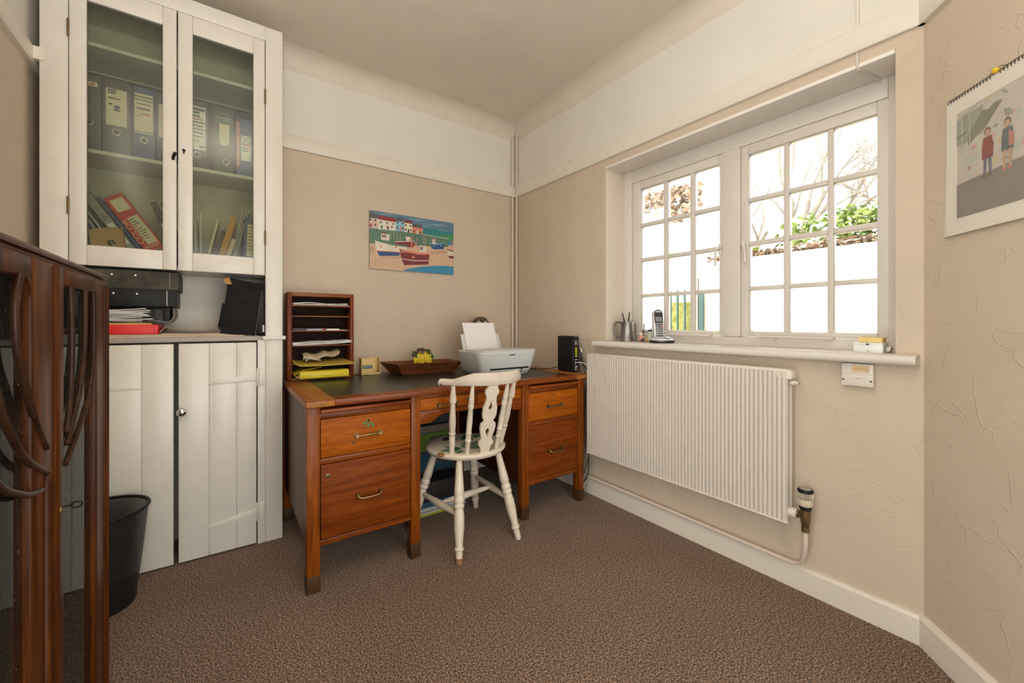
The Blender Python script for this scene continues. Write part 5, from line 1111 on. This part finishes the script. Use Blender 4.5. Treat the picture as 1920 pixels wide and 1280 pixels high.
# ================================================================== CHINA CABINET
cb = thing('china_cabinet', 'dark mahogany glazed china cabinet with curved glazing bars along the side wall', 'cabinet', (-2.38, -1.55, 0))
KX0, KX1, KYF, KYN, KT = -2.556, -2.235, -1.112, -2.00, 1.232     # back, front, far end, near end, top
m = M(); m.prism(rrect(KX0, KX1 + .018, KYN - .018, KYF + .016, .025), lambda u, v, w: (u, v, w), KT - .010, KT); m.build('top_board', MAHOGT, cb, .003, 3)
m = M(); m.prism(rrect(KX0, KX1 + .010, KYN - .010, KYF + .008, .020), lambda u, v, w: (u, v, w), KT - .018, KT - .010); m.build('top_moulding', MAHOGY, cb, .003)
for y0, y1 in ((KYF - .083, KYF), (KYN, KYN + .03)):
    BX(KX1 - .035, KX1 + .014, y0, y1, .0, KT - .018).build('corner_post', MAHOG, cb, .006, 3); BX(KX0, KX0 + .035, max(y0, y1 - .035), y1, .0, KT - .018).build('corner_post', MAHOG, cb, .004)
m = M(); m.tube([(KX1 + .014, KYF - .004, .05), (KX1 + .014, KYF - .004, KT - .03)], .005, 8); m.tube([(KX1 + .014, KYF - .034, .05), (KX1 + .014, KYF - .034, KT - .03)], .004, 8); m.build('post_bead', MAHOG, cb, ang=60)
BX(KX0, KX1, KYN, KYF, .055, .085).build('bottom_board', MAHOGT, cb, .003)
BX(KX0, KX0 + .006, KYN + .03, KYF - .03, .085, KT - .03).build('back_panel', plain('pale_cabinet_back', (.52, .48, .41), .6), cb)
for y0 in (KYF - .024, KYN + .010):
    e = M(); e.box(KX0 + .035, KX1 - .035, y0, y0 + .016, .085, .115); e.box(KX0 + .035, KX1 - .035, y0, y0 + .016, KT - .075, KT - .030); e = e.build('end_frame', MAHOGY, cb, .002)
    BX(KX0 + .03, KX1 - .03, y0 + .006, y0 + .009, .11, KT - .07).build('end_pane', CABG, e, smooth=False)
for z in (.46, .80):
    s_ = BX(KX0 + .01, KX1 - .03, KYN + .035, KYF - .035, z, z + .006).build('glass_shelf', glass('shelf_glass', (.98, .99, .975), .01, .006, 1.13), cb, smooth=False)
def cab_door(ya, yb, sa_, sb_, nm):
    """ya far edge, yb near edge; sa_, sb_ stile widths at those edges"""
    m = M(); x0, x1 = KX1 - .004, KX1 + .016; zt, zb = KT - .0185, .075
    m.box(x0, x1, ya - sa_, ya, zb, zt); m.box(x0, x1, yb, yb + sb_, zb, zt); m.box(x0, x1, yb + sb_, ya - sa_, zt - .037, zt); m.box(x0, x1, yb + sb_, ya - sa_, zb, zb + .045)
    d = m.build('door', MAHOG, cb, .004)
    for (cy_, cz_, sy) in ((ya - sa_, zt - .037, -1),):
        f = M(); rr = .030; pts = [(cy_, cz_)] + [(cy_ + sy * rr - sy * rr * math.sin(R(a)), cz_ - rr + rr * math.cos(R(a))) for a in range(0, 91, 15)]
        f.prism(pts, lambda u, v, w: (w, u, v), x0 + .002, x1 - .001); f.build('corner_fillet', MAHOG, d)
    BX(KX1 + .002, KX1 + .005, yb + sb_ - .006, ya - sa_ + .006, zb + .04, zt - .036).build('pane', CABG, d, smooth=False)
    return d
d1 = cab_door(-1.198, -1.545, .050, .038, 'far'); d2 = cab_door(-1.562, -1.965, .118, .085, 'near')
m = M(); m.tube([(KX1 + .012, -1.563, .08), (KX1 + .012, -1.563, KT - .022)], .008, 10); m.tube([(KX1 + .016, -1.612, .08), (KX1 + .016, -1.612, .815), (KX1 + .016, -1.600, .83)], .007, 8); m.build('cover_bead', MAHOG, d2, ang=60)
def bars(d, paths):
    for p in paths:
        c_ = cat([Vector((KX1 + .016, y, z)) for y, z in p], 24); m = M()
        m.tube(c_, .0054, 8); m.build('glazing_bar', BARW, d, ang=60)
def yz(px, py):
    """a point of the cabinet front from the survey of the photograph"""
    return None
bars(d2, [[(-1.73, 1.178), (-1.751, 1.125), (-1.739, 1.047), (-1.704, .99), (-1.664, .927), (-1.612, .873)],
          [(-1.86, 1.178), (-1.853, 1.09), (-1.803, .977), (-1.739, .903), (-1.681, .862), (-1.605, .826)],
          [(-1.88, .93), (-1.803, .864), (-1.739, .833), (-1.69, .815), (-1.640, .806)]])
bars(d1, [[(-1.465, 1.177), (-1.455, 1.09), (-1.458, .992), (-1.473, .928), (-1.491, .876)],
          [(-1.353, 1.177), (-1.354, 1.10), (-1.367, 1.021), (-1.401, .946), (-1.452, .890), (-1.488, .850)],
          [(-1.274, 1.177), (-1.270, 1.10), (-1.278, 1.015), (-1.325, .923), (-1.43, .851), (-1.50, .812)]])
m = M(); m.tube([(KX1 + .014, -1.527, .735), (KX1 + .030, -1.527, .735)], .0018, 6); m.tube([(KX1 + .030 + .008 + .008 * math.cos(a), -1.527, .735 + .006 * math.sin(a)) for a in [k * math.pi / 6 for k in range(13)]], .0018, 6); m.build('key', BLACKP, d1, ang=60)
m = M(); m.turn((KX1 + .015, -1.527, .73), (KX1 + .0175, -1.527, .73), [(0, .008), (1, .007)], 12); m.build('keyhole_plate', BRASSD, d1)
for z in (1.115, .20): M().tube([(KX1 + .010, -1.1985, z - .03), (KX1 + .010, -1.1985, z + .03)], .005, 8).build('hinge', BRASS, d1, ang=60)

# ================================================================== WASTE BIN
MESH = bpy.data.materials.new('black_wire_mesh'); MESH.use_nodes = True; t_ = MESH.node_tree; b = t_.nodes['Principled BSDF']
b.inputs['Base Color'].default_value = (.012, .012, .013, 1); b.inputs['Roughness'].default_value = .4
tr = t_.nodes.new('ShaderNodeBsdfTransparent'); mx = t_.nodes.new('ShaderNodeMixShader'); mx.inputs[0].default_value = .74
t_.links.new(tr.outputs[0], mx.inputs[1]); t_.links.new(b.outputs[0], mx.inputs[2]); t_.links.new(mx.outputs[0], t_.nodes['Material Output'].inputs['Surface'])
bn = thing('waste_bin', 'round black wire-mesh waste bin on the carpet between cabinet and cupboard', 'bin', (-2.347, -.49, .001))
m = M(); bc = (-2.347, -.49)
m.sheet([[(bc[0] + rr * math.cos(2 * math.pi * j / 48), bc[1] + rr * math.sin(2 * math.pi * j / 48), z) for j in range(49)] for rr, z in ((.108, .004), (.120, .10), (.135, .24), (.147, .366))]); m.build('mesh_wall', MESH, bn, ang=60)
m = M(); m.tube([(bc[0] + .148 * math.cos(2 * math.pi * j / 48), bc[1] + .148 * math.sin(2 * math.pi * j / 48), .370) for j in range(49)], .0065, 8, cap=False); m.build('rim', BLACKP, bn, ang=60)
m = M(); m.turn((bc[0], bc[1], .001), (bc[0], bc[1], .016), [(0, .108), (.8, .112), (1, .110)], 40); m.build('base', BLACKP, bn, ang=50)
m = M(); m.tube([(bc[0] - .02, bc[1] + .106, .01), (bc[0] - .025, bc[1] + .145, .366)], .004, 6); m.build('seam', BLACKP, bn)

# ================================================================== OUTSIDE
struct(BX(.5, 14, -9, 10, -.05, .10).build('ground', plain('pale_paving', (.55, .50, .43), .9), smooth=False))
GW = plain('cream_masonry_paint', (.78, .70, .58), .7, var=.03)
gx = 2.55
m = M(); m.box(gx, gx + .22, -7, -.10, 0, 1.66)
for k in range(9): m.box(gx - .006, gx, -7, -.10, .30 + k * .145, .425 + k * .145)
m.tube([(gx + .02, -7, 1.735), (gx + .02, -.10, 1.735)], .060, 14); m.box(gx - .01, gx + .22, -7, -.10, 1.655, 1.70)
struct(m.build('garden_wall', GW, ang=50))
struct(BX(gx + .1, 9, -7, -.12, .1, 1.74).build('raised_ground', plain('leafy_soil', (.20, .13, .08), .95, var=.4), smooth=False))
m = M(); m.box(gx - .05, gx + .10, -.10, -.02, .1, 1.62); struct(m.build('gate_post', plain('dark_weathered_post', (.10, .10, .09), .8, var=.4), smooth=False))
gt = thing('garden_gate', 'green railing gate with mossy boards behind it, seen through the small panes', 'gate', (gx + .05, .15, .1))
m = M(); 
for y in (.00, .095, .19, .285): m.box(gx + .03, gx + .05, y, y + .020, .12, 1.50)
m.box(gx + .03, gx + .05, -.02, .31, .35, .39); m.build('railings', plain('green_iron', (.035, .10, .09), .5), gt)
BX(gx + .08, gx + .10, -.02, .31, .12, 1.36).build('mossy_board', plain('mossy_yellow_board', (.36, .35, .10), .8, var=.4), gt, smooth=False)
BX(gx - .06, gx - .03, -.18, -.13, .12, 1.45).build('hinge_post', plain('green_iron2', (.03, .08, .075), .5), gt)
m = M(); m.box(3.05, 3.3, .62, 5, 0, 2.62); m.box(3.03, 3.30, .60, 5, 2.60, 2.72); m.box(2.45, 3.05, 1.35, 5, 0, 2.1); 
struct(m.build('outbuilding', plain('white_render', (.80, .76, .68), .8), smooth=False))
def leaves(name, label, cat_, n, boxes, size, mats, seed, flat=.5, kind='stuff'):
    r = random.Random(seed); m = M()
    for k in range(n):
        x0, x1, y0, y1, z0, z1 = boxes[k % len(boxes)]
        u, v, w = r.random(), r.random(), r.random()
        cx_, cy_, cz_ = (x0 + x1) / 2 + (x1 - x0) * .5 * r.gauss(0, .42), (y0 + y1) / 2 + (y1 - y0) * .5 * r.uniform(-1, 1), (z0 + (z1 - z0) * (w ** .8))
        q = Matrix.Rotation(r.uniform(0, 6.28), 3, 'Z') @ Matrix.Rotation(r.gauss(0, flat), 3, 'X') @ Matrix.Rotation(r.gauss(0, flat), 3, 'Y'); s = size * r.uniform(.6, 1.3); c = Vector((cx_, cy_, cz_))
        m.face([c + q @ Vector(p) for p in ((-s, 0, 0), (-.3 * s, -.5 * s, .1 * s), (.5 * s, -.4 * s, 0), (s, 0, -.1 * s), (.5 * s, .4 * s, 0), (-.3 * s, .5 * s, .1 * s))], r.randrange(len(mats)))
    o = m.build(name, mats, None, smooth=False); return tag(o, label, cat_, kind=kind)
LG_ = [plain('ivy_a', (.24, .36, .07), .5), plain('ivy_b', (.38, .46, .14), .5), plain('ivy_c', (.13, .20, .05), .5)]
LB_ = [plain('dead_leaf_a', (.30, .20, .13), .8), plain('dead_leaf_b', (.46, .37, .28), .8), plain('dead_leaf_c', (.20, .14, .10), .8), plain('dead_leaf_d', (.55, .45, .36), .8)]
leaves('ivy_foliage', 'bright green ivy bush growing over the bank behind the garden wall', 'ivy', 2600, [(2.75, 3.25, -1.75, -.78, 1.80, 2.22), (2.75, 3.2, -2.3, -1.3, 1.78, 2.15), (2.8, 3.2, -2.6, -1.8, 1.8, 2.3)], .035, LG_, 3)
leaves('fallen_leaves', 'brown dead leaves lying along the top of the garden wall', 'leaves', 2600, [(2.62, 2.95, -3.2, -.12, 1.80, 1.88)], .030, LB_, 4)
leaves('dead_vine_leaves', 'brown dead vine leaves hanging over the white outbuilding roof edge', 'leaves', 1000, [(2.95, 3.3, .55, 1.6, 2.62, 2.98), (3.0, 3.3, .25, .8, 2.5, 2.95)], .045, LB_, 6, 1.2)
leaves('ivy_foliage', 'small patch of ivy on the bank near the gate post', 'ivy', 500, [(3.2, 3.6, -.35, .05, 1.78, 2.1)], .035, LG_, 8)
BARK = plain('pale_bark', (.27, .24, .20), .9, var=.25)
def tree(label, base, seed, spread, lean, h):
    r = random.Random(seed); m = M(); tips = []
    def grow(p, d, L, rad, depth):
        pts = [Vector(p)]; rr = [rad]; dd = Vector(d)
        for k in range(4):
            dd = (dd + Vector((r.gauss(0, .13), r.gauss(0, .13), r.gauss(0, .08)))).normalized(); pts.append(pts[-1] + dd * L / 4); rr.append(rad * (1 - .12 * (k + 1)))
        m.tube(pts, rr, 7 if rad > .012 else 4)
        if depth == 0: return
        for k in range(r.choice((2, 3, 3))):
            i = r.choice((2, 3, 4)); nd = (dd + Vector((r.gauss(0, spread), r.gauss(0, spread), r.gauss(.05, spread * .6)))).normalized()
            grow(pts[i], nd, L * r.uniform(.62, .85), rr[i] * r.uniform(.5, .72), depth - 1)
    for k in range(3): grow(base, Vector((lean[0] + r.gauss(0, .2), lean[1] + r.gauss(0, .3), 1)).normalized(), h, .055, 6)
    o = m.build('bare_tree', BARK, None, ang=60); return tag(o, label, 'tree')
tree('bare winter tree with forked trunks rising behind the ivy', (4.0, -.50, 1.7), 2, .50, (.05, -.40), 1.05)
tree('bare winter tree with thin twigs beyond the gate post', (5.6, 1.0, 1.7), 5, .5, (.1, -.1), 1.15)
tree('bare winter tree leaning across between the ivy and the gate', (5.0, -.10, 1.7), 9, .5, (.0, -.35), 1.2)
tree('bare winter tree behind the ivy, past the outermost panes', (4.6, -1.9, 1.7), 14, .5, (.0, .3), 1.1)
# cable conduit crossing the frieze and the window soffit
t = thing('cable_conduit', 'thin white cable conduit crossing the frieze and the window soffit near the angled wall', 'conduit', (-.006, -2.206, 2.2))
M().tube([(-.006, -2.206, 2.212), (-.006, -2.206, 2.60)], .006, 8).build('frieze_run', TRIM, t)
M().tube([(-.004, -2.205, 2.118), (-.006, -2.205, 2.066), (.0, -2.207, 2.057), (.16, -2.235, 2.057)], .005, 8).build('soffit_run', SILLP, t)
